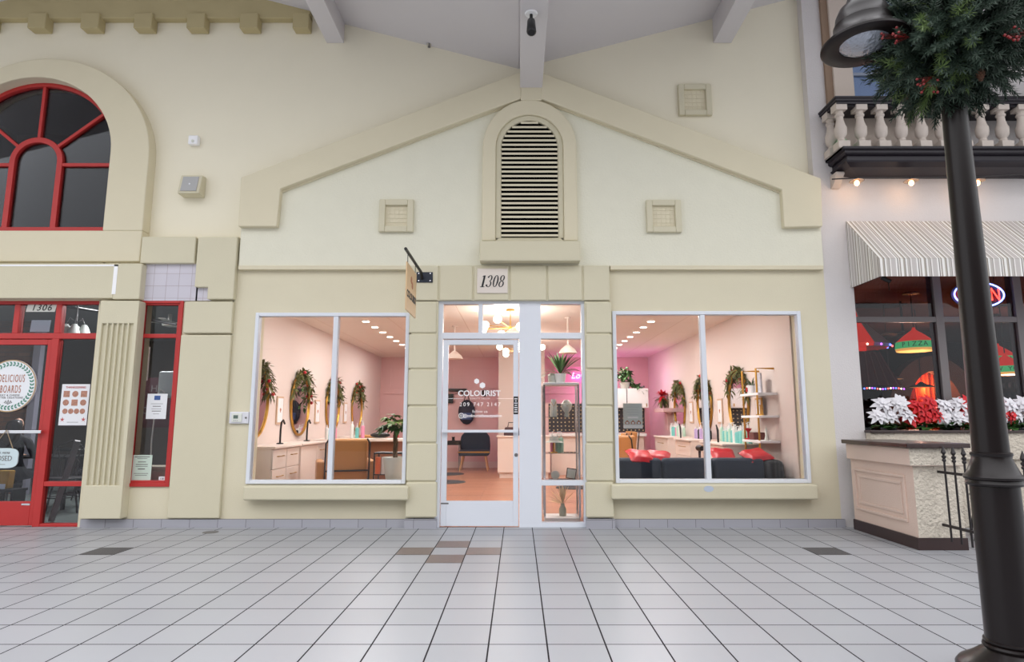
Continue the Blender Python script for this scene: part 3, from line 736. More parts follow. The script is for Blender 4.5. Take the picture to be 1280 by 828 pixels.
# round sign
rs_ = .315; RX, RZ = at(12.5, 482.5, LYf-.02)
rsn = thing('round_shop_sign', 'round white DELICIOUS BOARDS sign with a green leaf wreath on the red door glass', 'sign', (RX, LYf-.0205, RZ))
b = MB(); b.lathe([(.0005, 0), (rs_, 0), (rs_, .018), (.0005, .018)], n=48, axis='Y'); b.build('board', 'paper', rsn)
b = MB(); b.strip([(rs_*math.cos(PI*k/24), rs_*math.sin(PI*k/24)) for k in range(48)], [((rs_-.012)*math.cos(PI*k/24), (rs_-.012)*math.sin(PI*k/24)) for k in range(48)], -.003, .0005, closed=True); b.build('rim', mat('tan_rim', (190, 160, 120), .6), rsn)
b = MB()
for k in range(40):
    a = 2*PI*k/40; r = rs_*.84
    for s_ in (-1, 1):
        p = (r*math.cos(a), r*math.sin(a)); d = a+PI/2+s_*.7; l = .042; w = .011
        e = (p[0]+l*math.cos(d), p[1]+l*math.sin(d)); mid = ((p[0]+e[0])/2, (p[1]+e[1])/2)
        b.prism([p, (mid[0]-w*math.sin(d), mid[1]+w*math.cos(d)), e, (mid[0]+w*math.sin(d), mid[1]-w*math.cos(d))], -.0025, -.0003)
b.build('leaf_wreath', 'greenink', rsn)
for s_, z, sz, sxx in (('DELICIOUS', .085, .13, .40), ('BOARDS', -.045, .13, .42)): text('lettering', s_, sz, (.012, -.002, z), 'orangeink', rsn, sx=sxx, space=1.3, off=.0)
for s_, z in (('MEAT & CHEESE', -.115), ('PLATTER CREATIONS', -.145)): text('lettering', s_, .03, (0, -.002, z), 'grey', rsn, space=1.25)
b = MB()
for a in (20, 50, 90, 130, 160): 
    p = (.045*math.cos(R_(a)), -.215+.035*math.sin(R_(a))); b.prism([(0, -.225), (p[0]-.008, p[1]), (p[0], p[1]+.012), (p[0]+.008, p[1])], -.002, -.0003)
b.build('sprig_mark', 'grey', rsn)
# CLOSED sign
cx_, cz_ = at(1, 573, LYf-.1)
cs = thing('closed_sign', 'pale scalloped CLOSED sign hanging on twine from the red door bar', 'sign', (cx_, LYf-.095, cz_))
pl = []
for k in range(48):
    a = 2*PI*k/48; r = 1+.05*abs(math.sin(2*a)); pl.append((.2*r*math.copysign(abs(math.cos(a))**.65, math.cos(a)), .115*r*math.copysign(abs(math.sin(a))**.65, math.sin(a))))
b = MB(); b.prism(pl, -.006, .006); b.build('board', mat('pale_blue_sign', (206, 222, 226), .6), cs)
text('lettering', 'CLOSED', .085, (0, -.0075, -.005), 'grey', cs, sx=.85); text('lettering', "SORRY, WE'RE", .032, (0, -.0075, .06), 'grey', cs); 
b = MB(); b.box(-.06, .06, -.008, -.006, -.075, -.07); b.build('flourish', 'grey', cs)
zz = atz(540, LYf-.09)-cz_
b = MB(); b.tube([(-.13, 0, .1), (.03, -.006, zz+.02), (.13, 0, .1)], .005, 6); b.build('twine', mat('twine', (170, 150, 120), .9), cs)
# poster
def poster(name, lb, cat, px0, py0, px1, py1, Y, m='paper', gfx=None, tilt=0):
    q = rc(px0, py0, px1, py1, Y); w, h = (q[1]-q[0])/2, (q[3]-q[2])/2
    t = thing(name, lb, cat, ((q[0]+q[1])/2, Y, (q[2]+q[3])/2)); t.rotation_euler = (0, tilt, 0)
    b = MB(); b.box(-w, w, -.002, 0, -h, h); b.build('sheet', m, t)
    if gfx: gfx(t, w, h)
    return t
M['food'] = mat('food_photo_print', (180, 130, 110), .6, var=.7, vscale=60)
def g1(t, w, h):
    text('lettering', 'THANKSGIVING', w*.2, (0, -.004, h*.84), 'redink', t)
    for r_ in range(3):
        n_ = 3 if r_ < 2 else 4
        for c_ in range(n_):
            b = MB(); x = (-.62+1.24*c_/(n_-1))*w; z = h*(.52-.42*r_); rr = w*.19 if n_ == 4 else w*.22
            if (r_+c_) % 2 or r_ == 2: b.lathe([(.0005, -.0035), (rr, -.0035), (rr, -.001), (.0005, -.001)], (x, 0, z), 16, 'Y')
            else: b.box(x-rr, x+rr, -.0035, -.001, z-rr, z+rr)
            b.build('food_photo', 'food', t)
    for s_ in (-1, 1):
        b = MB(); 
        for k in range(5):
            a = R_(90+72*k); p = (s_*w*.75, -h*.72); b.prism([(p[0], p[1]), (p[0]+.012*math.cos(a+.5), p[1]+.012*math.sin(a+.5)), (p[0]+.03*math.cos(a), p[1]+.03*math.sin(a)), (p[0]+.012*math.cos(a-.5), p[1]+.012*math.sin(a-.5))], -.003, -.001)
        b.build('leaf_print', 'redink', t)
    b = MB(); b.box(-w*.4, w*.4, -.003, -.001, -h*.86, -h*.84); b.build('small_print', 'grey', t)
poster('menu_poster', 'white THANKSGIVING menu poster of platters behind the red-framed glass', 'poster', 75.5, 480.5, 110.5, 532, LYf+.008, gfx=g1)
def lines(rows, m='grey', hdr=None):
    def g(t, w, h):
        for k, (z, ww, hh) in enumerate(rows):
            b = MB(); b.box(-w*ww, w*ww, -.003, -.001, h*z-h*hh, h*z+h*hh); b.build('text_line', m, t)
        if hdr: hdr(t, w, h)
    return g
def hd(t, w, h):
    b = MB(); b.box(-w*.3, w*.3, -.0035, -.001, h*.5, h*.85); b.build('picture_print', 'blueink', t)
poster('notice_sheet', 'white notice with a small blue picture taped in the tall red window', 'notice', 183.5, 492.5, 208.5, 524, .036, gfx=lines([(.2, .6, .015), (.0, .4, .03), (-.2, .5, .015), (-.38, .45, .03), (-.6, .3, .015)], hdr=hd))
poster('notice_sheet', 'pale green printed notice at the foot of the tall red window', 'notice', 164.5, 569, 189.5, 601, .036, m=mat('pale_green_paper', (206, 222, 210), .7), gfx=lines([(.85, .75, .03), (.72, .5, .02), (.45, .4, .03), (.25, .6, .03), (.1, .6, .02), (-.1, .35, .04), (-.45, .7, .02), (-.6, .6, .02)]))
poster('number_card', 'tiny white card in the bottom corner of the tall red window', 'card', 198.5, 596, 206, 601.5, .036, gfx=lambda t, w, h: text('lettering', '130', h*1.3, (0, -.003, 0), 'ink', t))
poster('hanging_banner', 'narrow printed banner strip hanging behind the tall red window', 'banner', 181, 434, 186.5, 476, .3, m=mat('lilac_print', (190, 178, 190), .7, var=.35, vscale=40))
M['screenwhite'] = mat('router_white', (190, 205, 212), .4)
b = MB(); b.box(-.13, .13, -.03, .03, -.17, .17); o = b.build('wall_monitor', 'screenwhite', bevel=.03, seg=4, loc=(atx(211, 481, .45), .45, atz(481, .45))); 
tg = tag(o, 'pale rounded white device hung behind the tall red window above the notice', 'device')
b = MB(); b.tube([(atx(206, 490, .4), .4, atz(491, .4)), (atx(201, 490, .4), .4, atz(487, .4)), (atx(197, 490, .4), .38, atz(496, .4)), (atx(193, 520, .4), .4, atz(525, .4)), (atx(190, 545, .4), .4, atz(548, .4)), (atx(189, 575, .4), .4, atz(600, .42))], .008, 6)
o = b.build('white_cable', 'paper', smooth=True); tag(o, 'white cable dangling from the device in the tall red window', 'cable')
b = MB(); b.box(-.22, .22, -.15, .15, 0, .14); b.box(-.2, .2, -.14, .14, .14, .19); o = b.build('cardboard_box', mat('cream_carton', (190, 180, 160), .7), bevel=.01, loc=(atx(199, 590, .42), .42, atz(602, .42))); tag(o, 'cream box lying on the sill inside the tall red window', 'box')
mb = MB(); mb.box(TW_[0]-.2, TW_[1]+.25, .26, .62, .0, atz(602, .42)-.002); st('window_bench', mb, 'cab')
# left shop interior
ZC6 = 2.95
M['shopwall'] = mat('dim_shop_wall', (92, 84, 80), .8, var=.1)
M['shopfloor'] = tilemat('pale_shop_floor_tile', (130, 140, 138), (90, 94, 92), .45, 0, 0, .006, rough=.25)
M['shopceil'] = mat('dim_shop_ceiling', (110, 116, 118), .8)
LXs = -3.95
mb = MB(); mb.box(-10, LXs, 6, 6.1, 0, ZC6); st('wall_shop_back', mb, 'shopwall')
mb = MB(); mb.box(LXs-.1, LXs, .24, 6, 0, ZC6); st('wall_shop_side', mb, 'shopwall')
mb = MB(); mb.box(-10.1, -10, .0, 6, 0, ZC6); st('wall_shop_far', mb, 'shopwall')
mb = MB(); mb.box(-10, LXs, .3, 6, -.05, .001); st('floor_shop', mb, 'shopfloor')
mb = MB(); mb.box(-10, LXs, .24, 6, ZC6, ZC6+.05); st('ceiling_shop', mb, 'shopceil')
mb = MB(); mb.box(-10, Lx+.05, -.3, .3, 0, 7); st('wall_edge', mb, 'yellow')
# brick counter seen through the door, with a person at it
M['brick'] = mat('brown_brick', (120, 84, 66), .85, bump=.3, bscale=30, var=.2, vscale=6)
nt = M['brick'].node_tree; br = nt.nodes.new('ShaderNodeTexBrick'); br.inputs['Scale'].default_value = 1; br.inputs['Brick Width'].default_value = .22; br.inputs['Row Height'].default_value = .075; br.inputs['Mortar Size'].default_value = .006
br.inputs['Color1'].default_value = (*lin((136, 94, 72)), 1); br.inputs['Color2'].default_value = (*lin((112, 78, 62)), 1); br.inputs['Mortar'].default_value = (*lin((92, 78, 70)), 1)
tc = nt.nodes.new('ShaderNodeTexCoord'); mp = nt.nodes.new('ShaderNodeMapping'); mp.inputs['Rotation'].default_value = (PI/2, 0, 0); nt.links.new(tc.outputs['Object'], mp.inputs[0]); nt.links.new(mp.outputs[0], br.inputs['Vector']); nt.links.new(br.outputs['Color'], nt.nodes['Principled BSDF'].inputs['Base Color'])
mb = MB(); mb.box(-9.9, atx(36, 480, 3.2), 3.2, 3.35, 0, ZC6); st('wall_brick', mb, 'brick')
mb = MB(); x = atx(38.5, 480, 3.1); mb.box(x-.02, x+.1, 3.1, 3.2, 0, ZC6); st('trim_13', mb, mat('pale_grey_trim', (150, 150, 165), .6))
def wirechair(name, lb, loc, rz, m='iron'):
    t = thing(name, lb, 'chair', loc, rz)
    b = MB(); b.lathe([(.0005, 0), (.19, 0), (.2, .012), (.19, .025), (.0005, .025)], (0, 0, .44), 20); b.build('seat', m, t, smooth=True)
    for sx in (-1, 1):
        for sy in (-1, 1):
            b = MB(); b.tube([(sx*.13, sy*.13, .44), (sx*.2, sy*.2, 0)], .012, 8); b.build('leg', m, t, smooth=True)
    b = MB(); b.tube([(-.17, .15, .45), (-.2, .2, .7), (-.13, .24, .88), (0, .25, .95), (.13, .24, .88), (.2, .2, .7), (.17, .15, .45)], .011, 8); 
    b.tube([(-.1, .17, .46), (-.12, .21, .66), (0, .23, .8), (.12, .21, .66), (.1, .17, .46)], .008, 6)
    for x in (-.06, .06): b.tube([(x, .17, .46), (x*2.4, .23, .9)], .007, 6)
    b.build('backrest', m, t, smooth=True)
    b = MB(); b.tube([(.17*math.cos(k*PI/8), .17*math.sin(k*PI/8), .2) for k in range(16)], .007, 6, closed=True); b.build('foot_ring', m, t, smooth=True)
    return t
wirechair('wire_chair', 'black wire cafe chair inside the red-framed shop, nearer the door', (atx(88, 560, 1.2), 1.15, .001), .5)
wirechair('wire_chair', 'black wire cafe chair inside the red-framed shop behind the leaning strut', (atx(112, 560, 2.3), 2.45, .001), -2.2)
tb = thing('cafe_table', 'round dark cafe table among the wire chairs in the red-framed shop', 'table', (atx(98, 560, 3.2), 3.3, .001))
b = MB(); b.lathe([(.0005, .72), (.38, .72), (.39, .74), (.38, .755), (.0005, .755)], n=32); b.build('table_top', 'black', tb, smooth=True)
b = MB(); b.tube([(0, 0, .03), (0, 0, .72)], .03, 10); b.build('column', 'iron', tb, smooth=True)
b = MB(); b.lathe([(.0005, 0), (.25, 0), (.24, .02), (.0005, .03)], n=24); b.build('foot', 'iron', tb, smooth=True)
# leaning strut
xa, xb = at(103, 551, .3), at(62, 655, .3)
b = MB(); b.tube([(xb[0], .32, .02), (xa[0], .22, xa[1])], .04, 4); o = b.build('leaning_strut', 'grey'); tag(o, 'grey metal strut leaning diagonally behind the red-framed sidelight', 'strut')
# chandelier with glass petals
ch = thing('glass_chandelier', 'frosted glass petal pendant inside the red shop, seen through the transom', 'pendant lamp', (atx(95, 405, .9), .9, ZC6))
zq = atz(413, .9)-ZC6
b = MB(); b.tube([(0, 0, 0), (0, 0, zq+.1)], .012, 6); b.build('rod', 'iron', ch)
for k in range(6):
    a = 2*PI*k/6; c, s_ = math.cos(a), math.sin(a)
    b = MB(Matrix.Translation((c*.12, s_*.12, zq-.05))); b.lathe([(.03, .12), (.05, .07), (.065, .02), (.075, -.05)], n=12); b.build('glass_petal', mat('frosted_glass', (205, 212, 208), .4), ch, smooth=True)
    b = MB(); b.tube([(0, 0, zq+.11), (c*.08, s_*.08, zq+.16), (c*.12, s_*.12, zq+.07)], .008, 6); b.build('arm', 'iron', ch, smooth=True)
b = MB(); x0, z0 = at(80, 385, 1.6); b.tube([(x0-1.2, 1.6, z0+.22), (x0+1.7, 1.6, z0-.25)], .02, 6); o = b.build('ceiling_track', 'black'); tag(o, 'thin black lighting track running across the red shop ceiling', 'track')
b = MB(); b.ball((0, 0, 0), .07, 8); b.tube([(0, 0, 0), (0, 0, .2)], .015, 6); o = b.build('dome_camera', 'black', smooth=True, loc=(atx(219, 387, .3), .3, ZC6-.19)); tag(o, 'small black dome camera at the top of the tall red window', 'camera')
cf = thing('ceiling_fan_light', 'white low ceiling fan far inside behind the tall red window', 'fan', (atx(210, 428, 2.5), 2.5, ZC6))
b = MB(); b.lathe([(.0005, -.22), (.1, -.2), (.12, -.14), (.03, -.12), (.03, 0), (.0005, 0)], n=16); b.build('hub', 'ceramic', cf, smooth=True)
for k in range(4):
    a = 2*PI*k/4+.3; b = MB(Matrix.Rotation(a, 4, 'Z')); b.box(.1, .5, -.05, .05, -.15, -.14); b.build('blade', 'ceramic', cf)
# shelf with dark posters behind the tall window
sh = thing('merch_wall', 'dark maroon lettered sign board hanging deep inside behind the tall red window', 'sign board', (atx(200, 500, 1.6), 1.6, atz(500, 1.6)))
b = MB(); b.box(-.8, .42, 0, .03, -.4, .32); b.build('board', mat('maroon_board', (60, 26, 34), .6), sh)
text('lettering', 'HOME', .14, (.05, -.002, .16), 'grey', sh); text('lettering', 'HCRO   ARI', .14, (.0, -.002, -.16), 'grey', sh)
# seated person behind the red door
area('shop_fill_light', (-5.2, 1.0, ZC6-.04), .4, 40, (1, .97, .92)); area('shop_fill_light', (-6.6, 2.2, ZC6-.04), .6, 75, (1, .97, .92), sy=1.2); area('shop_fill_light', (-4.9, 4.0, ZC6-.04), .6, 60, (1, .97, .92), sy=1.2)  # added fill lights that brighten the shop interior, no fixtures modelled
pxx, pyy = atx(17, 545, 1.0), 1.0
pe = thing('person', 'person in dark clothes with long dark hair seated behind the red door bar', 'person', (pxx, pyy, .001), R_(12))
def skin(name, nodes, edges, m, parent, sub=2):
    me = bpy.data.meshes.new(name); me.from_pydata([n_[:3] for n_ in nodes], edges, []); me.materials.append(M[m] if isinstance(m, str) else m)
    o = bpy.data.objects.new(name, me); C.objects.link(o); o.parent = parent
    o.modifiers.new('skin', 'SKIN'); sv = me.skin_vertices[0].data
    for i, n_ in enumerate(nodes): sv[i].radius = (n_[3], n_[4] if len(n_) > 4 else n_[3])
    sv[0].use_root = True
    s_ = o.modifiers.new('sub', 'SUBSURF'); s_.levels = sub; s_.render_levels = sub
    return o
# facing +y (into the shop)
nodes = [(0, 0, .5, .15, .11), (0, .0, .68, .13, .09), (0, .01, .88, .15, .1), (0, .01, 1.0, .10, .07), (0, .02, 1.07, .045), (0, .03, 1.17, .075, .09), (0, .03, 1.25, .07, .085),
 (-.17, .02, .96, .055), (-.22, .1, .74, .042), (-.14, .32, .74, .035), (-.12, .40, .745, .03), (.17, .02, .96, .055), (.22, .1, .74, .042), (.14, .32, .74, .035), (.12, .40, .745, .03),
 (-.1, .12, .5, .085), (-.11, .45, .5, .06), (-.11, .46, .1, .04), (-.11, .55, .05, .035), (.1, .12, .5, .085), (.11, .45, .5, .06), (.11, .46, .1, .04), (.11, .55, .05, .035)]
ed_ = [(0, 1), (1, 2), (2, 3), (3, 4), (4, 5), (5, 6), (3, 7), (7, 8), (8, 9), (9, 10), (3, 11), (11, 12), (12, 13), (13, 14), (0, 15), (15, 16), (16, 17), (17, 18), (0, 19), (19, 20), (20, 21), (21, 22)]
skin('body', nodes, ed_, mat('dark_clothes', (34, 34, 42), .8), pe)
M['hair'] = mat('dark_hair', (26, 20, 20), .35, var=.3, vscale=20)
skin('hair', [(0, .0, 1.24, .095, .085), (0, -.01, 1.14, .105, .08), (0, -.05, 1.02, .11, .05), (0, -.07, .9, .10, .03)], [(0, 1), (1, 2), (2, 3)], 'hair', pe)
M['skinm'] = mat('skin', (206, 160, 136), .55)
b = MB(); b.ball((0, .075, 1.18), .062, 8, 1.3); b.lathe([(.0005, 0), (.012, .01), (.004, .035)], (0, .135, 1.165), 8, 'Z'); b.build('face', 'skinm', pe, smooth=True)
for sx in (-1, 1):
    hn = [(sx*.12, .40, .748, .026, .016), (sx*.11, .46, .748, .034, .014)]; he = [(0, 1)]
    for q in range(4):
        i0 = len(hn); x_ = sx*.11+(q-1.5)*.017; L2 = (.045, .055, .052, .04)[q]
        hn += [(x_, .485, .748, .0085), (x_, .485+L2*.6, .746, .008), (x_, .485+L2, .738, .007)]; he += [(1, i0), (i0, i0+1), (i0+1, i0+2)]
    i0 = len(hn); hn += [(sx*.11-sx*.035, .445, .746, .010), (sx*.11-sx*.05, .475, .744, .009)]; he += [(0, i0), (i0, i0+1)]
    skin('hand', hn, he, 'skinm', pe, 1)
cst = thing('stool', 'dark backless stool under the seated person in the red-framed shop', 'stool', (pxx, pyy-.02, .001))
b = MB(); b.lathe([(.0005, .36), (.17, .36), (.175, .385), (.0005, .395)], n=24); b.build('seat', 'black', cst, smooth=True)
for k in range(4):
    a = PI/4+PI/2*k; b = MB(); b.tube([(.12*math.cos(a), .12*math.sin(a), .36), (.16*math.cos(a), .16*math.sin(a), 0)], .012, 8); b.build('leg', 'iron', cst, smooth=True)
wk = thing('work_table', 'dark table in front of the person seated in the red-framed shop', 'table', (pxx+.1, pyy+.62, .001))
b = MB(); b.box(-.5, .45, -.3, .35, .70, .725); b.build('table_top', 'black', wk, bevel=.005)
for sx in (-.45, .4):
    for sy in (-.26, .3):
        b = MB(); b.box(sx-.02, sx+.02, sy-.02, sy+.02, 0, .70); b.build('leg', 'iron', wk)
yb = thing('yellow_bag', 'yellow paper bag standing low behind the red door glass', 'bag', (atx(1, 612, .3), .35, .4)); 
b = MB(); b.prism([(-.07, 0), (.07, 0), (.08, .22), (-.08, .22)], -.05, .05); b.build('body', mat('mustard_paper', (196, 150, 40), .7), yb, bevel=.01)
b = MB(); b.box(-.07, .05, -.053, -.051, .0, .06); b.build('label_patch', 'paper', yb)
lst = thing('low_stand', 'small low stand carrying the yellow bag behind the red door', 'stand', (yb.location.x, .35, .001))
b = MB(); b.box(-.2, .2, -.12, .12, .37, .397); b.build('top', 'black', lst)
for sx in (-.18, .18):
    b = MB(); b.box(sx-.015, sx+.015, -.1, .1, 0, .37); b.build('leg', 'black', lst)
# ================================================================ SALON INTERIOR
SL, SR, SB, SC = -3.62, 3.42, 8.75, 2.86
mb = MB(); mb.box(SL-.1, SL, .24, SB, 0, SC); st('wall_salon_left', mb, 'peach')
mb = MB(); mb.box(SR, SR+.1, .24, SB, 0, SC); st('wall_salon_right', mb, 'peach')
mb = MB(); mb.box(SL, SR, SB, SB+.1, 0, SC); st('wall_salon_back', mb, 'pink')
mb = MB(); mb.box(SL-.1, SR+.1, .0, SB, -.06, .0015); st('floor_salon', mb, 'wood')
M['salonceil'] = tilemat('salon_ceiling_tile', (246, 238, 230), (222, 206, 192), 1.2, .3, .4, .012, rough=.8, bump=0)
mb = MB(); mb.box(SL-.1, SR+.1, .24, SB, SC, SC+.06); st('ceiling_salon', mb, 'salonceil')
mb = MB(); mb.box(SL, SR, SB-.015, SB, 0, .16); st('baseboard_back', mb, 'peach')
# cornice panels on back wall
mb = MB()
for x0, x1 in ((-3.4, -1.7), (-1.5, .1), (.9, 2.9)): 
    wall_holes(mb, x0, x1, 2.05, 2.6, SB-.02, SB, [(x0+.05, x1-.05, 2.1, 2.55)])
mb.box(SL, SR, SB-.04, SB, 1.9, 1.95)
st('trim_14', mb, 'pink')
# inner sill boards
for q in (W1, W2):
    mb = MB(); mb.box(q[0], q[1], .06, .24, q[2]-.01, q[2]+.01); st('window_inner_sill', mb, 'cab')
# peach wall strip in door view
mb = MB(); mb.box(atx(623, 500, 7.0), .62, 7.0, 7.1, 0, SC); st('wall_salon_partition', mb, 'peach')
# garland
def garland(parent, pts, seed, n=90, m='olive', spread=.09, balls=6):
    rr = random.Random(seed); b = MB(); k = len(pts)-1
    for i in range(n):
        t = rr.random()*k; j = min(int(t), k-1); f = t-j
        p = Vector(pts[j]).lerp(Vector(pts[j+1]), f)
        d = Vector((rr.uniform(-1, 1), rr.uniform(-1, 1), rr.uniform(-1, 1)))
        leafq(b, p+d*spread*.3, d, .03, spread*rr.uniform(.9, 1.9), .3, 1)
    b.clamp(0, .006); b.build('foliage', m, parent)
    for i in range(balls):
        t = rr.random()*k; j = min(int(t), k-1); p = Vector(pts[j]).lerp(Vector(pts[j+1]), t-j)
        b = MB(); b.ball((0, 0, 0), .028, 5); o = b.build('red_ornament', 'redcloth', parent, smooth=True); o.location = p+Vector((rr.uniform(-.05, .05), rr.uniform(-.05, .05), rr.uniform(-.05, .05)))
def ell(ry, rz, n=28): return [(ry*math.cos(2*PI*k/n), rz*math.sin(2*PI*k/n)) for k in range(n)]
# mirror on left wall faces +x at local x=0..; rz=0 faces +x, rz=pi faces -x
def mirror(lb, loc, rz, seed):
    t = thing('oval_mirror', lb, 'mirror', loc, rz, 'oval station mirrors'); ry, rz_ = .42, .5
    b = MB(); b.prismx(ell(ry-.01, rz_-.01), .004, .018); b.build('glass', 'mirror', t)
    b = MB(); b.tube([(.02, y, z) for y, z in ell(ry, rz_, 32)], .022, 8, closed=True); b.build('frame', 'gold', t, smooth=True)
    g = thing('pine_garland', 'pine garland over the '+lb, 'garland', loc, rz, 'garlands over the mirrors')
    pts = [(.05, (ry+.02)*math.cos(R_(a)), (rz_+.02)*math.sin(R_(a))) for a in range(8, 175, 14)]
    garland(g, pts, seed, 380, spread=.072)
    return t
ML = [(1.05, 'gold oval mirror on the left salon wall, closest to the window'), (2.8, 'gold oval mirror on the left salon wall, second from the window'), (4.6, 'gold oval mirror on the left salon wall, third from the window'), (6.4, 'gold oval mirror on the left salon wall, deepest in the room')]
MR = [(2.15, 'gold oval mirror on the right salon wall beside the white shelves'), (3.9, 'gold oval mirror on the right salon wall, second from the shelves'), (5.65, 'gold oval mirror on the right salon wall, deepest in the room')]
for i, (y, l) in enumerate(ML): mirror(l, (SL, y, 1.49), 0, 10+i)
for i, (y, l) in enumerate(MR): mirror(l, (SR, y, 1.49), PI, 20+i)
# framed prints between mirrors
def frame_(lb, loc, rz):
    t = thing('framed_print', lb, 'picture', loc, rz)
    b = MB(); b.box(0, .02, -.13, .13, -.21, .21); b.build('frame', mat('pale_wood_frame', (206, 176, 150), .5), t, bevel=.004)
    b = MB(); b.box(.02, .022, -.1, .1, -.18, .18); b.build('print', 'paper', t)
    b = MB(); b.prismx([(.025*math.cos(R_(a))*(1+.3*math.sin(3*R_(a))), .035*math.sin(R_(a))) for a in range(0, 360, 20)], .022, .023); b.build('drawing', 'orangeink', t)
for k, (y, l) in enumerate(((1.95, 'first and second'), (3.7, 'second and third'), (5.5, 'third and fourth'))): frame_(f'pale framed print between the {l} mirrors of the left salon wall', (SL, y, 1.38), 0)
for k, (y, l) in enumerate(((3.05, 'near two'), (4.8, 'far two'))): frame_(f'pale framed print between the {l} mirrors of the right salon wall', (SR, y, 1.38), PI)
# cabinets: local front faces +x, back at x=0, y width w
def cabinet(lb, loc, rz, w, cols, plain=0, h=.9, d=.5):
    loc = (loc[0]+(.012 if rz == 0 else -.012), loc[1], loc[2])
    t = thing('drawer_cabinet', lb, 'cabinet', loc, rz, 'styling station cabinets')
    b = MB(); b.box(.0, d-.02, -w/2, w/2, .08, h-.03); b.box(.0, d-.08, -w/2+.02, w/2-.02, 0, .08); b.build('body', 'cab', t)
    b = MB(); b.box(0, d+.03, -w/2-.01, w/2+.01, h-.03, h); b.build('worktop', 'cab', t, bevel=.006)
    cw = (w-plain)/cols
    for c in range(cols):
        for r in range(3):
            y0 = -w/2+plain+c*cw; z0 = .1+r*.255
            b = MB(); b.box(d-.02, d, y0+.006, y0+cw-.006, z0+.004, z0+.247); dd = b.build('drawer', 'cab', t, bevel=.004)
            b = MB(); b.tube([(d, y0+cw*.3, z0+.16), (d+.025, y0+cw*.3, z0+.16), (d+.025, y0+cw*.7, z0+.16), (d, y0+cw*.7, z0+.16)], .006, 6); b.build('handle', 'gold', dd)
    if plain:
        b = MB(); b.box(d-.02, d, -w/2+.006, -w/2+plain-.006, .104, h-.04); b.build('door', 'cab', t, bevel=.004)
    return t
cabinet('pale drawer cabinet on the left salon wall, under the mirror closest to the window', (SL, .98, .001), 0, .95, 2)
cabinet('pale cabinet with one drawer column on the left salon wall under the second mirror', (SL, 2.1, .001), 0, 1.15, 1, .7)
cabinet('pale drawer cabinet on the left salon wall beyond the second mirror', (SL, 3.7, .001), 0, 1.0, 2)
cabinet('pale drawer cabinet on the left salon wall below the deepest mirror', (SL, 5.6, .001), 0, 1.0, 2)
cabinet('pale drawer cabinet on the right salon wall beside the white shelves', (SR, 1.95, .001), PI, 1.1, 1, .65)
cabinet('pale drawer cabinet on the right salon wall under the second mirror', (SR, 3.65, .001), PI, 1.0, 1)
cabinet('pale drawer cabinet on the right salon wall, deepest of its row', (SR, 5.3, .001), PI, 1.1, 1)
# arm lamps / ring stands on left counter
def tasklamp(lb, loc, rz):
    t = thing('hair_tool_stand', lb, 'stand', loc, rz)
    b = MB(); b.lathe([(.0005, 0), (.05, 0), (.045, .015), (.0005, .02)], n=14); b.build('base', 'black', t, smooth=True)
    b = MB(); b.tube([(0, 0, .01), (0, 0, .2), (0, .02, .3), (0, .08, .33), (0, .14, .28)], .014, 8); b.build('arm', 'black', t, smooth=True)
tasklamp('black curved tool stand on the left counter nearest the window', (-3.35, 1.35, .902), 0)
tasklamp('black curved tool stand on the left counter past the first mirror', (-3.35, 2.45, .902), 0)
# bottles
def bottle(name, lb, col, loc, h=.2, r=.028, grp=None, pump=False, capcol='vinyl'):
    m = mat('bottle_%d_%d_%d' % col, col, .35)
    t = thing(name, lb, 'bottle', loc, 0, grp)
    b = MB(); b.lathe([(.0005, 0), (r, 0), (r, h*.72), (r*.8, h*.8), (r*.35, h*.84), (.0005, h*.84)], n=10); b.build('body', m, t, smooth=True)
    b = MB(); b.lathe([(.0005, h*.84), (r*.45, h*.84), (r*.45, h), (.0005, h)], n=8); 
    if pump: b.tube([(0, 0, h), (0, 0, h+.03), (0, -.035, h+.03)], .005, 5)
    b.build('cap', capcol, t, smooth=True)
    return t
cols = {'teal': (120, 200, 196), 'white': (238, 238, 236), 'pink': (236, 150, 180), 'lilac': (190, 170, 214), 'mint': (190, 226, 206), 'black': (40, 38, 42), 'blue': (120, 160, 220)}
rr = random.Random(3); protos = {}
def bot(c, loc, lb, grp, h=.2):
    if c not in protos: protos[c] = bottle('hair_product_bottle', lb, cols[c], loc, h, grp=grp, pump=c in ('teal', 'mint', 'pink')); return protos[c]
    return dup(protos[c], loc, rr.uniform(0, 6), lb, grp, h/.2)
for (ya, yb, nn, pal, whr) in ((1.4, 2.45, 22, ('teal', 'teal', 'teal', 'white', 'mint'), 'counter beside the white shelves'), (3.25, 4.0, 13, ('pink', 'white', 'lilac', 'lilac', 'black'), 'counter under the second right-hand mirror'), (4.9, 5.7, 12, ('mint', 'teal', 'white', 'pink'), 'deepest right-hand counter')):
    for k in range(nn):
        y = ya+(yb-ya)*k/(nn-1) if False else 0
        row = k % 2; kk = k//2; ny = (nn+1)//2
        y = ya+(yb-ya)*(kk+.5)/ny; c = rr.choice(pal)
        bot(c, (SR-.12-row*.09, y+rr.uniform(-.008, .008), .902), f'{c} product bottle in the row on the {whr}', f'{c} bottles on the {whr}', rr.uniform(.18, .25))
for k, (c, y) in enumerate((('white', 3.3), ('teal', 3.42), ('black', 3.55), ('white', 3.68), ('pink', 3.8))):
    bot(c, (-3.3, y, .902), f'{c} product bottle on the left wall counter past the second mirror', f'{c} bottles on the left wall counter', .2)
# black clip tools standing on the right counter
for y, l in ((1.95, 'nearest the shelves'), (2.35, 'second from the shelves'), (4.1, 'farthest from the shelves')):
    b = MB(); b.tube([(0, 0, 0), (0, 0, .18), (-.01, .03, .26)], [.014, .018, .01], 8); o = b.build('curling_iron', 'black', smooth=True, loc=(SR-.42, y, .902)); tag(o, f'black upright curling iron on the right-hand counters, {l}', 'curling iron')
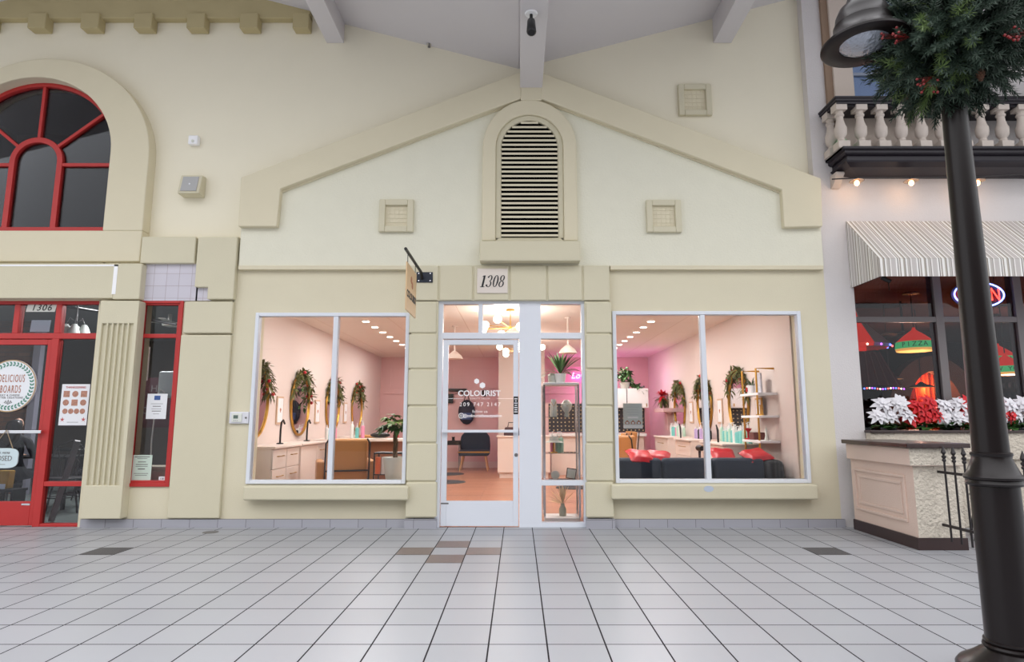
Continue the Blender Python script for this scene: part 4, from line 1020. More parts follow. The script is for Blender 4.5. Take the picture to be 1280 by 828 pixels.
# hair dryer hanging at right cabinet
hd_ = thing('hair_dryer', 'dark hair dryer hooked on the cabinet front in the right window', 'hair dryer', (SR-.60, 2.28, .70))
b = MB(); b.tube([(0, -.1, .1), (0, .02, .1), (0, .1, .1)], [.035, .05, .045], 12); b.build('barrel', 'black', hd_, smooth=True)
b = MB(); b.tube([(0, .03, .06), (0, .04, -.12)], [.022, .018], 8); b.build('handle', 'brownwood', hd_, smooth=True)
b = MB(); b.box(.0, .1, -.01, .01, .12, .14); b.build('hook', 'gold', hd_)
# wall shelf unit right
us = thing('tiered_shelf', 'white three-tier wall shelf with gold uprights at the right salon wall', 'shelf', (SR-.002, 1.05, 0))
for z in (1.585, 1.285, .955):
    b = MB(); b.box(-.26, 0, -.33, .33, z-.02, z+.012); b.build('shelf', 'vinyl', us, bevel=.004)
for y in (-.25, .26):
    b = MB(); b.tube([(0, y, 1.92), (-.24, y, 1.92), (-.24, y, .62), (0, y, .62)], .014, 6); b.build('upright', 'gold', us)
# shelf items
pf = thing('shelf_planter', 'spiky plant in a white pot with red mark on the top white shelf', 'potted plant', (SR-.13, 1.27, 1.598))
b = MB(); b.lathe([(.0005, 0), (.06, 0), (.075, .12), (.07, .12), (.0005, .1)], n=18); b.build('pot', 'vinyl', pf, smooth=True)
b = MB(); b.box(-.078, -.066, -.02, .02, .03, .09); b.build('mark', 'redink', pf)
b = MB()
for k in range(22): a = rr.uniform(0, 6.28); leafq(b, (0, 0, .1), (math.cos(a), math.sin(a), rr.uniform(.5, 2.2)), .02, rr.uniform(.12, .2), .2)
b.build('leaves', 'leaf', pf)
b = MB(); b.box(-.01, .01, -.1, .1, 0, .27); o = b.build('product_box', mat('grey_print_box', (190, 190, 200), .5, var=.4, vscale=25), loc=(SR-.13, 1.02, 1.598)); tag(o, 'upright printed box beside the plant on the top white shelf', 'box')
t = thing('framed_print', 'gold framed picture leaning on the middle white shelf', 'picture', (SR-.06, 1.2, 1.298))
b = MB(); b.box(-.02, 0, -.11, .11, 0, .24); b.build('frame', 'gold', t); b = MB(); b.box(-.023, -.019, -.09, .09, .02, .22); b.build('print', 'paper', t)
for k, y in enumerate((.88, .95, 1.02)):
    b = MB(); h = .1+.04*k; b.lathe([(.0005, 0), (.022, 0), (.01, .02), (.006, h-.02), (.016, h), (.0005, h)], n=10); o = b.build('gold_figurine', 'gold', smooth=True, loc=(SR-.15, y, 1.298)); tag(o, ('shortest', 'middle-height', 'tallest')[k]+' small gold ornament on the middle white shelf', 'ornament')
b = MB(); b.lathe([(.0005, 0), (.05, 0), (.05, .015), (.015, .02), (.015, .1), (.05, .15), (.0005, .16)], n=14); o = b.build('trinket_stand', 'redcloth', smooth=True, loc=(SR-.2, 1.3, .968)); tag(o, 'red trinket stand on the lowest white shelf', 'ornament')
b = MB(); b.box(-.08, .08, -.09, .09, 0, .1); o = b.build('jewellery_box', mat('patterned_box', (110, 60, 56), .6, var=.6, vscale=40), bevel=.005, loc=(SR-.13, 1.17, .968)); tag(o, 'patterned red brown box on the lowest white shelf', 'box')
b = MB(); b.lathe([(.0005, 0), (.03, 0), (.012, .06), (.02, .14), (.008, .16), (.0005, .2)], n=12); o = b.build('glass_vase', 'ceramic', smooth=True, loc=(SR-.13, .85, .968)); tag(o, 'slim pale bottle vase on the lowest white shelf', 'vase')
# chairs
def salonchair(lb, loc, rz, grp='tan salon chairs'):
    t = thing('salon_chair', lb, 'chair', loc, rz, grp)
    b = MB(); b.lathe([(.0005, 0), (.3, 0), (.3, .02), (.05, .05), (.04, .3), (.0005, .3)], n=28); b.build('base', 'chrome', t, smooth=True)
    b = MB(); b.box(-.28, .28, -.27, .25, .32, .48); b.build('seat', 'tanleather', t, bevel=.04, seg=3)
    b = MB(); b.prismx([(.2, .42), (.3, .42), (.38, .97), (.29, .99)], -.27, .27); b.build('backrest', 'tanleather', t, bevel=.03, seg=3)
    for s in (-1, 1):
        b = MB(); b.box(s*.34-.05, s*.34+.05, -.27, .24, .34, .68); b.build('armrest', 'tanleather', t, bevel=.03, seg=3)
    b = MB(); b.tube([(-.29, .33, .42), (-.29, .39, .92), (-.25, .41, .98)], .012, 6); b.tube([(.29, .33, .42), (.29, .39, .92), (.25, .41, .98)], .012, 6); b.tube([(-.29, .35, .55), (.29, .35, .55)], .012, 6); b.build('back_frame', 'iron', t)
    b = MB(); b.box(-.2, .2, -.5, -.3, .14, .17); b.build('footrest', 'chrome', t, bevel=.01)
    return t
sc0 = salonchair('tan salon chair facing the left counters, nearest the left window', (-2.45, 1.45, .0015), R_(200))
dup(sc0, (-2.35, 3.4, .0015), R_(160), 'tan salon chair second from the left window')
dup(sc0, (1.75, 4.7, .0015), R_(250), 'tan salon chair by the dotted wall behind the hanging letter poster')
dup(sc0, (2.0, 3.0, .0015), R_(120), 'tan salon chair behind the red cushion end of the sofa')
dup(sc0, (2.1, 5.9, .0015), R_(280), 'tan salon chair under the white wall cupboards')
# trolley / black tray
tr = thing('salon_trolley', 'black wire trolley with bottles and rolls beside the potted plant', 'trolley', (-1.75, 1.15, .0015))
for z in (.25, .5, .78):
    b = MB(); b.box(-.2, .2, -.15, .15, z, z+.02); b.build('shelf', 'black', tr, bevel=.005)
for sx in (-.19, .19):
    for sy in (-.14, .14):
        b = MB(); b.tube([(sx, sy, 0), (sx, sy, .8)], .01, 6); b.build('post', 'iron', tr)
for k in range(4):
    c = ((230, 110, 60), (235, 235, 235), (60, 60, 66), (214, 90, 70))[k]
    b = MB(); b.lathe([(.0005, 0), (.035, 0), (.035, .22), (.0005, .22)], n=12); o = b.build('spray_can', mat('can_%d' % k, c, .4), smooth=True, loc=(-1.88+k*.08, .98, .772 if False else .522)); tag(o, ('orange', 'white', 'charcoal', 'brick red')[k]+' spray can on the middle tier of the black trolley', 'spray can')
# worktable in the middle of the left window
wt = thing('wood_work_table', 'peach topped counter with tools in the middle of the left window', 'table', (-2.3, 2.55, .0015))
b = MB(); b.box(-.5, .5, -.25, .25, .9, .94); b.build('table_top', 'cab', wt, bevel=.005)
b = MB(); b.box(-.42, .42, -.2, .2, .0, .9); b.build('body', mat('dark_wood', (130, 84, 58), .5), wt)
for k, (x, c, lb) in enumerate(((-.35, 'white', 'white pump'), (-.27, 'teal', 'teal pump'), (-.18, 'pink', 'pink pump'))): bot(c, (-2.3+x, 2.5, .9425), f'{lb} bottle on the peach topped counter', 'bottles on the peach topped counter', .22)
b = MB(); b.ball((0, 0, .05), .09, 7, .5); o = b.build('tool_bag', 'black', smooth=True, loc=(-2.2, 2.5, .945)); o.scale = (1.8, 1, 1); tag(o, 'black tool bag heaped on the peach topped counter', 'bag')
b = MB(); b.ball((0, 0, .04), .05, 6, .8); o = b.build('pink_bowl', 'redcloth', smooth=True, loc=(-1.95, 2.5, .943)); tag(o, 'pink red bowl at the end of the peach topped counter', 'bowl')
# potted money tree in left window
pt = thing('potted_tree', 'braided-trunk leafy tree in a pale pot inside the left shop window', 'potted plant', (atx(491, 585, .42), .55, 0))
zb_ = .47
b = MB(); b.lathe([(.0005, zb_), (.11, zb_), (.145, zb_+.26), (.155, zb_+.26), (.155, zb_+.30), (.13, zb_+.30), (.125, zb_+.27), (.0005, zb_+.27)], n=32); b.build('pot', 'ceramic', pt, smooth=True)
b = MB()
for k in range(3): b.tube([(.02*math.cos(2.1*k+t*5), .02*math.sin(2.1*k+t*5), zb_+.26+.42*t) for t in [i/10 for i in range(11)]], .014, 6)
b.build('trunk', 'bark', pt, smooth=True)
rr = random.Random(12)
for k in range(16):
    b = MB(); a = rr.uniform(0, 6.28); el = rr.uniform(-.1, 1.3); L_ = rr.uniform(.08, .22); p0 = Vector((0, 0, zb_+.66)); e = p0+Vector((math.cos(a)*math.cos(el), math.sin(a)*math.cos(el), math.sin(el)))*L_
    b.tube([p0, e], .004, 5)
    for q in range(7):
        aa = a+(q-3)*.5; leafq(b, e, (math.cos(aa), math.sin(aa), rr.uniform(-.5, .5)), .05, rr.uniform(.10, .16), .35)
    b.build('leaf_spray', 'leafl' if k % 4 == 0 else 'leaf', pt)
ps = thing('plant_stand', 'small black stand carrying the pale pot in the left shop window', 'plant stand', (pt.location.x, .55, 0.0015))
b = MB(); b.box(-.17, .17, -.17, .17, .43, .4685); b.build('tray', 'black', ps, bevel=.006)
for sx in (-.15, .15):
    for sy in (-.15, .15):
        b = MB(); b.box(sx-.012, sx+.012, sy-.012, sy+.012, 0, .43); b.build('leg', 'black', ps)
# hanging plant + red flowers on back-left
hv = thing('hanging_planter', 'trailing vine in a white planter on the far end of the left salon wall', 'potted plant', (-2.35, 7.2, 1.75))
b = MB(); b.lathe([(.0005, -.12), (.1, -.1), (.13, .05), (.11, .05), (.0005, .03)], n=16); b.build('pot', 'vinyl', hv, smooth=True)
b = MB(); b.tube([(0, 0, .04), (0, 0, SC-1.75)], .004, 5); b.build('cord', 'black', hv)
b = MB()
for k in range(90):
    a = rr.uniform(0, 6.28); r = rr.uniform(.0, .3); z = rr.uniform(-.35, .3); leafq(b, (r*math.cos(a), r*math.sin(a), z), rdir(), .07, .12, .3)
b.build('foliage', 'leaf', hv)
# stuff on left end: dark tv bracket
b = MB(); b.box(-.45, .45, -.04, .04, -.12, .12); o = b.build('floating_shelf', 'black', bevel=.01, loc=(-2.15, SB-.06, 1.78)); tag(o, 'black wall shelf on the back pink wall behind the potted tree', 'shelf')
# door view: chair, side table, cape, desk
ac = thing('tub_chair', 'dark blue rounded chair with light wood legs against the pink back wall', 'chair', (atx(593, 560, 7.9), 7.95, .0015))
pl = [(-.36, .36), (.36, .36), (.38, .6), (.36, .82), (.26, .93), (-.26, .93), (-.36, .82), (-.38, .6)]
b = MB(); b.prism(pl, .2, .32); b.build('backrest', 'navy', ac, bevel=.05, seg=3)
b = MB(); b.box(-.37, .37, -.3, .22, .36, .5); b.build('seat', 'navy', ac, bevel=.05, seg=3)
b = MB(); b.box(-.38, .38, -.305, -.29, .44, .47); b.build('piping', 'gold', ac)
for sx in (-1, 1):
    for sy in (-1, 1):
        b = MB(); b.tube([(sx*.27, sy*.2, .37), (sx*.34, sy*.27, 0)], [.022, .013], 8); b.build('leg', mat('light_wood', (206, 160, 110), .5), ac, smooth=True)
sd = thing('side_table', 'slim side table with a black tray top left of the blue chair', 'table', (atx(567, 560, 7.9)-.03, 7.9, .0015))
b = MB(); b.box(-.2, .2, -.18, .18, .62, .72); b.build('table_top', 'black', sd, bevel=.005)
for sx in (-.18, .18):
    for sy in (-.16, .16):
        b = MB(); b.box(sx-.01, sx+.01, sy-.01, sy+.01, 0, .62); b.build('leg', 'grey', sd)
b = MB(); b.lathe([(.0005, 0), (.04, 0), (.03, .06), (.045, .09), (.0005, .09)], n=12); o = b.build('small_cup', 'black', smooth=True, loc=(sd.location.x+.02, 7.9, .7225)); tag(o, 'small dark cup on the black topped side table', 'cup')
rd = thing('reception_desk', 'peach white reception desk at the right edge of the door view', 'desk', (atx(640, 560, 6.6)+.12, 6.2, .0015))
b = MB(); b.box(-.42, .7, -.25, .3, .12, .86); b.box(-.38, .66, -.2, .25, 0, .12); b.build('body', 'cab', rd)
b = MB(); b.box(-.45, .72, -.28, .32, .86, .89); b.build('worktop', 'cab', rd, bevel=.006)
bg = thing('leather_handbag', 'dark handbag resting on the reception desk', 'bag', (rd.location.x-.12, 6.2, .8925))
b = MB(); b.prism([(-.18, 0), (.18, 0), (.15, .18), (-.15, .18)], -.07, .07); b.build('body', mat('plum_leather', (70, 44, 50), .5), bg, bevel=.02)
b = MB(); b.tube([(-.09, 0, .17), (-.07, 0, .28), (.07, 0, .28), (.09, 0, .17)], .01, 6); b.build('handle', 'black', bg)
bp = thing('backpack', 'black and blue backpack hanging on the pink back wall behind the glass door', 'backpack', (atx(583.5, 510, SB-.1), SB-.1, atz(530, SB-.1)))
b = MB(); b.ball((0, 0, .3), .22, 8, 1.45); o = b.build('body', mat('dark_backpack', (48, 50, 66), .8, var=.4, vscale=12), bp, smooth=True); o.scale = (1, .42, 1)
b = MB(); b.tube([(-.1, -.08, .45), (0, -.04, .86), (.1, -.08, .45)], .016, 6); b.build('strap', 'black', bp, smooth=True)
b = MB(); b.box(-.13, .13, -.13, -.08, .1, .28); b.build('pocket', mat('blue_pocket', (70, 86, 130), .8), bp, bevel=.02)
wsf = thing('bracket_shelf', 'long black wall shelf on the pink wall left of the backpack', 'shelf', (atx(568, 487, SB), SB-.01, atz(489, SB)))
b = MB(); b.box(-.42, .33, -.2, 0, 0, .05); b.build('board', 'black', wsf)
b = MB(); b.prismx([(0, 0), (-.18, 0), (0, -.14)], .2, .23); b.build('bracket', 'black', wsf)
hp2 = thing('hook_cluster', 'dark round wall lamp on the pink wall right of the backpack', 'wall lamp', (atx(606, 490, SB), SB-.01, atz(492, SB)))
b = MB(); b.ball((0, -.08, 0), .1, 8, .9); b.build('shade', 'brownwood', hp2, smooth=True); b = MB(); b.tube([(0, 0, 0), (0, -.08, .0)], .02, 6); b.build('arm', 'black', hp2)
for px, py, lb, dd in ((561, 593, 'dark oval floor mat nearer the blue chair seen through the door', 0), (560, 603, 'dark oval floor mat nearer the entrance seen through the door', 0), (715, 610, 'dark round floor mat seen below the display tower', 0)):
    x, y = at_z(px, py, .004); b = MB(); b.lathe([(.0005, 0), (.5, 0), (.49, .012), (.0005, .012)], n=32); o = b.build('floor_mat', 'darkgrey', smooth=True, loc=(x, y, .002)); o.scale = (.7, .7, 1) if py < 605 else (.6, .6, 1); tag(o, lb, 'mat')
# half wall with dotted covering, cupboards over and ledge
mb = MB(); mb.box(.62, 2.95, 7.0, 7.1, 0, .93); mb.box(.62, 2.95, 7.0, 7.1, .93, 1.62); st('wall_salon_screen', mb, 'pink')
mb = MB(); mb.box(.7, 2.93, 6.985, 7.0, .95, 1.6); st('trim_15', mb, 'dots')
ws = thing('wash_counter', 'pale counter ledge below the dotted wall covering', 'counter', (1.8, 6.85, 0.0015))
b = MB(); b.box(-1.1, 1.1, -.2, .13, .86, .92); b.build('worktop', 'vinyl', ws, bevel=.006)
b = MB(); b.box(-1.05, 1.05, -.1, .13, 0, .86); b.build('body', 'cab', ws)
for k in range(3):
    cc = thing('hanging_cupboard', ('white wall cupboard in the right window directly above the letter poster', 'white wall cupboard next to the one above the letter poster', 'white wall cupboard at the far side of the dotted covering')[k], 'cupboard', (2.72-k*.5, 6.93, 1.5), 0, 'white wall cupboards')
    b = MB(); b.box(-.24, .24, -.28, .05, 0, .44); b.build('body', 'vinyl', cc); b = MB(); b.box(-.235, .235, -.3, -.28, .005, .435); d_ = b.build('door', 'vinyl', cc, bevel=.004)
    b = MB(); b.box(.18, .2, -.315, -.3, .03, .1); b.build('knob', 'gold', d_)
pc = thing('cupboard_plant', 'bushy trailing plant in a grey pot on top of the white cupboards', 'potted plant', (2.45, 6.8, 1.945))
b = MB(); b.lathe([(.0005, 0), (.1, 0), (.13, .14), (.11, .14), (.0005, .12)], n=16); b.build('pot', 'ceramic', pc, smooth=True)
b = MB()
for k in range(170):
    d = rdir(.2); leafq(b, Vector((0, 0, .28))+d*rr.uniform(.02, .22), rdir(), .07, .1, .3)
for k in range(70):
    t = rr.random(); leafq(b, (.12+.34*t, -.05+rr.uniform(-.1, .1), .15-.1*t-.35*t*t*rr.random()), rdir(-.5), .06, .1, .4)
b.build('foliage', 'leaf', pc)
yl = thing('letter_decoration', 'large red letter Y standing on the white cupboards', 'letter', (2.07, 6.8, 1.945))
text('letter', 'Y', .42, (0, 0, .14), 'redcloth', yl, ext=.02, off=.01)
# red poinsettia bouquet on small shelf, right wall
bq = thing('red_bouquet', 'red flower bouquet on the right salon wall above the small pink shelf', 'flowers', (SR-.12, 6.75, 1.72))
b = MB()
for k in range(60): leafq(b, (0, 0, .05), rdir(.3), .07, rr.uniform(.12, .22), .2)
b.clamp(0, hi=.11); b.build('blooms', 'redcloth', bq)
b = MB()
for k in range(40): leafq(b, (0, 0, 0), rdir(-.6), .05, rr.uniform(.15, .3), .4)
b.clamp(0, hi=.11); b.build('foliage', 'olive', bq)
wsh = thing('bracket_shelf', 'small pink bracket shelf under the red bouquet', 'shelf', (SR, 6.4, 1.4)); b = MB(); b.box(-.3, 0, -.5, .5, 0, .08); b.build('board', 'pink', wsh); b = MB(); b.box(-.12, 0, -.1, .15, -.4, 0); b.build('bracket', 'pink', wsh)
# sofa
sf = thing('dark_sofa', 'long dark blue grey sofa with its back to the right shop window', 'sofa', (2.12, .78, .0015))
b = MB(); b.box(-1.1, 1.1, -.3, .42, .12, .42); b.build('seat', 'navy', sf, bevel=.05, seg=3)
for k in range(3):
    b = MB(); x0 = -.96+k*.64; b.box(x0, x0+.635, -.38, -.17, .18, .76); b.build('back_cushion', 'navy', sf, bevel=.05, seg=3)
for s in (-1, 1):
    b = MB(); b.box(s*1.08-.12, s*1.08+.12, -.4, .42, .1, .74 if s > 0 else .6); b.build('armrest', 'darkgrey', sf, bevel=.07, seg=4)
for sx in (-1.05, 1.05):
    for sy in (-.3, .35):
        b = MB(); b.box(sx-.03, sx+.03, sy-.03, sy+.03, 0, .12); b.build('leg', 'black', sf)
def cush(lb, loc, s, rz):
    b = MB(); n = 10
    vs = []
    for sg in (1, -1):
        for i in range(n+1):
            for j in range(n+1):
                u, v = i/n*2-1, j/n*2-1; h = .07*(max(0, (1-u**4)*(1-v**4)))**.5*(1+.25*noise.noise(Vector((u*2, v*2, sg)))); k = 1-.10*(1-abs(u*v)); vs.append((u*.17*k, v*.17*k, sg*h*.8))
    fs = []; m_ = (n+1)**2
    for sg in (0, 1):
        for i in range(n):
            for j in range(n): a = sg*m_+i*(n+1)+j; fs.append((a, a+1, a+n+2, a+n+1))
    b.add(vs, fs); o = b.build('cushion', 'redcloth', smooth=True, loc=loc); o.rotation_euler = s; tag(o, lb, 'cushion')
cush('red satin cushion on the sofa back at the end nearer the door', (1.55, .54, .775), (R_(20), R_(6), R_(8)), 0)
cush('red satin cushion slumped on the sofa back behind the first one', (1.80, .66, .77), (R_(14), R_(4), R_(-10)), 0)
cush('red satin cushion in the middle of the right window pane', (2.66, .70, .77), (R_(30), R_(4), R_(0)), 0)
cush('red satin cushion at the sofa end nearest the shelves', (3.04, .58, .785), (R_(18), R_(-8), R_(10)), 0)
# hanging poster inside right window
def g3(t, w, h):
    for z, ww in ((.7, .7), (.5, .6), (.3, .7), (.1, .5)):
        b = MB(); b.box(-w*ww, w*ww, -.003, -.001, h*z-.004, h*z+.004); b.build('text_line', mat('faint_grey_ink', (200, 205, 210), .7), t)
    b = MB(); b.box(-w*.55, w*.55, -.003, -.001, -h*.2, -h*.05); b.build('text_line', 'vinyl', t)
    for k in range(3):
        x = (-.6+.6*k)*w; b = MB(); b.prism([(x-w*.22, -h*.65), (x+w*.22, -h*.65), (x+w*.22, -h*.5), (x, -h*.33), (x-w*.22, -h*.5)], -.003, -.0015); b.build('house_drawing', 'orangeink', t)
        b = MB(); b.box(x-w*.12, x+w*.12, -.0035, -.003, -h*.62, -h*.48); b.build('house_drawing', 'paper', t)
    b = MB(); b.box(-w, w, -.003, -.001, -h*.97, -h*.72); b.build('snow_strip', 'vinyl', t)
poster('window_poster', 'white greeting poster with little houses hung in the right shop window', 'poster', 779, 504.5, 803, 536, .3, m=mat('pale_poster', (214, 222, 220), .7), gfx=g3)
# lights ------------------------------------------------------------
def chand(lb, loc, rz, rad=.42, rod=.28, grp='globe chandeliers'):
    t = thing('globe_chandelier', lb, 'chandelier', loc, rz, grp)
    b = MB(); b.lathe([(.0005, -.03), (.06, -.03), (.065, 0), (.0005, 0)], n=20); b.build('canopy', 'gold', t, smooth=True)
    b = MB(); b.tube([(0, 0, 0), (0, 0, -rod-.03)], .008, 8); b.build('rod', 'gold', t)
    b = MB(); b.ball((0, 0, -rod), .03, 6); b.build('hub', 'gold', t, smooth=True)
    for k in range(8):
        a = 2*PI*k/8; dz = .07 if k % 2 else -.04; e = (rad*math.cos(a), rad*math.sin(a), -rod+dz)
        b = MB(); b.tube([(0, 0, -rod), e], .006, 6); b.build('arm', 'gold', t)
        b = MB(); b.ball(e, .06, 8); b.build('globe', 'globe', t, smooth=True)
    return t
c0 = chand('white globe chandelier just inside the salon door transom', (atx(638, 385, 1.55), 1.55, SC), .35)
dup(c0, (.05, 4.6, SC), .8, 'white globe chandelier deeper in the salon, seen through the door glass')
dl = None
for x, side in ((-2.53, 'left'), (2.2, 'right')):
    for k in range(10):
        y = 2.65+.64*k
        if y > 8.5: break
        lb = f'round recessed downlight in the {side} ceiling row of the salon'
        if dl is None:
            dl = thing('recessed_downlight', lb, 'light', (x, y, SC), 0, f'{side} row of downlights')
            b = MB(); b.lathe([(.055, -.012), (.07, -.006), (.07, 0), (.05, 0)], n=20); b.build('trim_ring', 'vinyl', dl, smooth=True)
            b = MB(); b.lathe([(.0005, -.018), (.055, -.016), (.056, -.004), (.0005, -.004)], n=20); b.build('lens', 'lens', dl)
        else: dup(dl, (x, y, SC), 0, lb, f'{side} row of downlights')
WARM = (1, .96, .9)
SAL = .62
for x, y in ((-2.53, 3.6), (-2.53, 6.2), (2.2, 3.6), (2.2, 6.2)): area('downlight_and_fill', (x, y, SC-.03), .14, 55*SAL, (1, .99, .97), sy=1.6)
for x, y, p in ((0, 1.55, 75), (0.05, 4.6, 75)): point('chandelier_lamp', (x if x else c0.location.x, y, SC-.42), p*SAL, WARM, .25)
area('downlight_and_fill', (.6, .42, SC-.03), .2, 42*SAL, (1, .95, .9))  # added fill light for the display tower goods, no downlight fixture here
for x in (-2.2, 2.0): area('downlight_and_fill', (x, 1.3, SC-.03), .2, 60*SAL, (1, .98, .95), sy=.9)
# dome pendants
dp = None
for px, py, Y, lb in ((568, 443, 3.2, 'cream dome pendant lamp at the left of the door glass'), (710, 441, 2.3, 'cream dome pendant lamp above the spider plant')):
    x, z = at(px, py+6, Y)
    if dp is None:
        dp = thing('dome_pendant', lb, 'pendant lamp', (x, Y, SC), 0, 'dome pendants'); h = z-SC
        b = MB(); b.tube([(0, 0, 0), (0, 0, h+.1)], .012, 8); b.lathe([(.0005, -.02), (.05, -.02), (.05, 0), (.0005, 0)], n=14); b.build('rod', 'cab', dp)
        b = MB(); b.lathe([(.02, h+.14), (.05, h+.12), (.12, h+.06), (.15, h), (.14, h)], n=24); b.build('shade', 'cab', dp, smooth=True)
    else: dup(dp, (x, Y, SC), 0, lb)
# neon
M['neonpink'] = mat('pink_neon_tube', (255, 120, 220), .3, emit=(255, 130, 225), estr=9)
ne = thing('neon_sign', 'pink neon script sign on the back wall behind the spider plant', 'neon sign', (atx(722, 470, SB-.1), SB-.05, atz(470, SB-.1)))
cu = 'Love U'
text('tubing', cu, .22, (-.17, -.03, 0), 'neonpink', ne, ext=.004, shear=.3, align='LEFT')
b = MB(); b.box(-.6, .7, 0, .02, -.2, .24); b.build('backing', mat('clear_pink_acrylic', (244, 160, 200), .2), ne)
point('neon_lamp', (1.9, SB-.5, 1.95), 16, (1, .25, .8), .2)
point('neon_lamp', (2.9, 6.9, 2.2), 5, (1, .3, .85), .2)
# display tower
dx_, dxx = atx(680, 560, .35), atx(722.5, 560, .35); ztp = atz(479, .3)
dt = thing('display_tower', 'tall glass display tower with chrome posts right of the salon door', 'display case', ((dx_+dxx)/2, .38, .0015))
w = (dxx-dx_)/2; d = .18
b = MB(); b.box(-w-.01, w+.01, -d, d, ztp-.03, ztp); b.build('top', 'vinyl', dt, bevel=.004)
b = MB(); b.box(-w, w, -d, d, 0, .07); b.build('base', 'vinyl', dt, bevel=.004)
for sx in (-1, 1):
    for sy in (-1, 1):
        b = MB(); b.box(sx*w-.012, sx*w+.012, sy*(d-.012)-.012, sy*(d-.012)+.012, .07, ztp-.03); b.build('post', 'chrome', dt)
SH = [atz(521.5, .38), atz(566, .38), atz(600, .38)]
for z in SH:
    b = MB(); b.box(-w+.012, w-.012, -d+.02, d-.02, z-.008, z); b.build('glass_shelf', 'glass', dt)
cxd = (dx_+dxx)/2
def inx(px, py=540): return atx(px, py, .36)
# spider plant on top
sp_ = thing('dracaena_plant', 'strappy green plant in a white pot on top of the display tower', 'potted plant', (inx(700.5, 470), .38, ztp+.0015))
b = MB(); b.lathe([(.0005, 0), (.055, 0), (.075, .12), (.068, .12), (.0005, .1)], n=20); b.build('pot', 'vinyl', sp_, smooth=True)
b = MB(); rr = random.Random(5)
for k in range(34):
    a = rr.uniform(0, 6.28); up = rr.uniform(.3, 2.4); leafq(b, (0, 0, .1), (math.cos(a), math.sin(a)*.6, up), .036, rr.uniform(.34, .46), .25 if up > 1 else .6, 4)
b.clamp(1, -.34); b.build('leaves', 'leaf', sp_)
b = MB(); b.lathe([(.0005, 0), (.05, 0), (.055, .1), (.03, .13), (.0005, .13)], n=16); o = b.build('ceramic_jar', 'ceramic', smooth=True, loc=(inx(690.5, 470), .42, ztp+.0015)); tag(o, 'white jar beside the strappy plant on the display tower', 'jar')
def bust(lb, x, s=1):
    t = thing('necklace_bust', lb, 'jewellery display', (x, .38, SH[0]+.001))
    if s == 1: b = MB(); b.tube([(0, 0, 0), (0, 0, .1), (0, 0, .16), (0, 0, .22)], [.045, .045, .04, .03], 14); b.build('stand', 'ceramic', t, smooth=True)
    else: b = MB(); b.tube([(0, 0, 0), (0, 0, .05), (0, 0, .1), (0, 0, .16), (0, 0, .21)], [.03, .025, .06, .07, .03], 14); b.build('stand', 'ceramic', t, smooth=True)
    b = MB(); b.tube([(-.03, -.045, .19), (-.015, -.055, .15), (0, -.075, .13), (.015, -.055, .15), (.03, -.045, .19)], .003, 5); b.build('necklace', 'gold', t)
bust('straight white necklace bust on the top shelf of the display tower', inx(692, 510)); bust('flared white necklace bust on the top shelf of the display tower', inx(708.5, 510), 2)
hb = thing('straw_hat', 'small cream hat shaped dish on the middle shelf of the display tower', 'hat', (inx(692.5, 560), .36, SH[1]+.001))
b = MB(); b.lathe([(.0005, .2), (.05, .2), (.06, .15), (.11, .13), (.115, .125), (.0005, .12)], n=24); b.build('brim', 'ceramic', hb, smooth=True)
b = MB(); b.tube([(0, 0, 0), (0, 0, .13)], .01, 8); b.build('stand', 'gold', hb); b = MB(); b.lathe([(.0005, 0), (.045, 0), (.04, .01), (.0005, .01)], n=16); b.build('foot', 'gold', hb)
b = MB(); b.prism([(.055*math.cos(R_(a+22.5)), .055+.055*math.sin(R_(a+22.5))) for a in range(0, 360, 45)], -.012, .012); o = b.build('display_plaque', 'ceramic', loc=(inx(694, 595), .36, SH[2]+.005)); tag(o, 'small white octagonal plaque on the lowest glass shelf of the tower', 'plaque')
t = thing('framed_print', 'small tilted framed necklace card on the lowest glass shelf of the tower', 'picture', (inx(713, 595), .36, SH[2]+.006)); t.rotation_euler = (0, R_(8), 0)
b = MB(); b.box(-.06, .06, -.008, .008, .008, .135); b.build('frame', 'black', t); b = MB(); b.box(-.05, .05, -.01, -.007, .018, .125); b.build('print', 'ceramic', t)
for k, (px, c) in enumerate(((690.5, 'pink'), (697, 'mint'), (702, 'mint'))): bot(c, (inx(px, 535), .42, SH[1]+.001+.24 if False else SH[1]+.002), ('pink bottle on the middle shelf of the display tower', 'mint bottle next to the pink one in the display tower', 'mint bottle farther from the pink one in the display tower')[k], 'bottles in the display tower', .2)
vs_ = thing('pampas_vase', 'grey vase of dried cream palm leaves at the foot of the display tower', 'vase', (inx(703.5, 640), .38, .0725))
b = MB(); b.lathe([(.0005, 0), (.042, 0), (.046, .08), (.026, .12), (.024, .15), (.0005, .15)], n=20); b.build('vase', mat('sage_grey_vase', (176, 176, 160), .5), vs_, smooth=True)
b = MB()
for k in range(15):
    a = R_(10+160*k/14); leafq(b, (0, (k % 3-1)*.02, .14), (math.cos(a), .1*(k % 3-1), math.sin(a)*1.1), .06, .17+.06*math.sin(a), .0, 3)
b.build('dried_leaves', mat('dried_cream', (240, 216, 184), .8), vs_)
# ================================================================ RIGHT NEIGHBOUR
# window framing
rw = stroot('window_6'); GY = .2
mb = MB(); zt_ = atz(400, GY); mb.box(GX0, 9, GY-.03, GY+.03, zt_-.035, zt_+.035)
for px in (1175, 1276):
    x = atx(px, 420, GY); mb.box(x-.05, x+.05, GY-.033, GY+.1, atz(541, GY), GZ1)
mb.box(GX0-.002, GX0+.03, GY-.03, GY+.05, atz(541, GY), GZ1)
st('window_frame', mb, mat('grey_frame', (118, 112, 112), .45), rw, bevel=.004)
mb = MB(); mb.box(GX0, 9, GY, GY+.008, atz(541, GY), GZ1); st('window_pane', mb, 'dglass', rw)
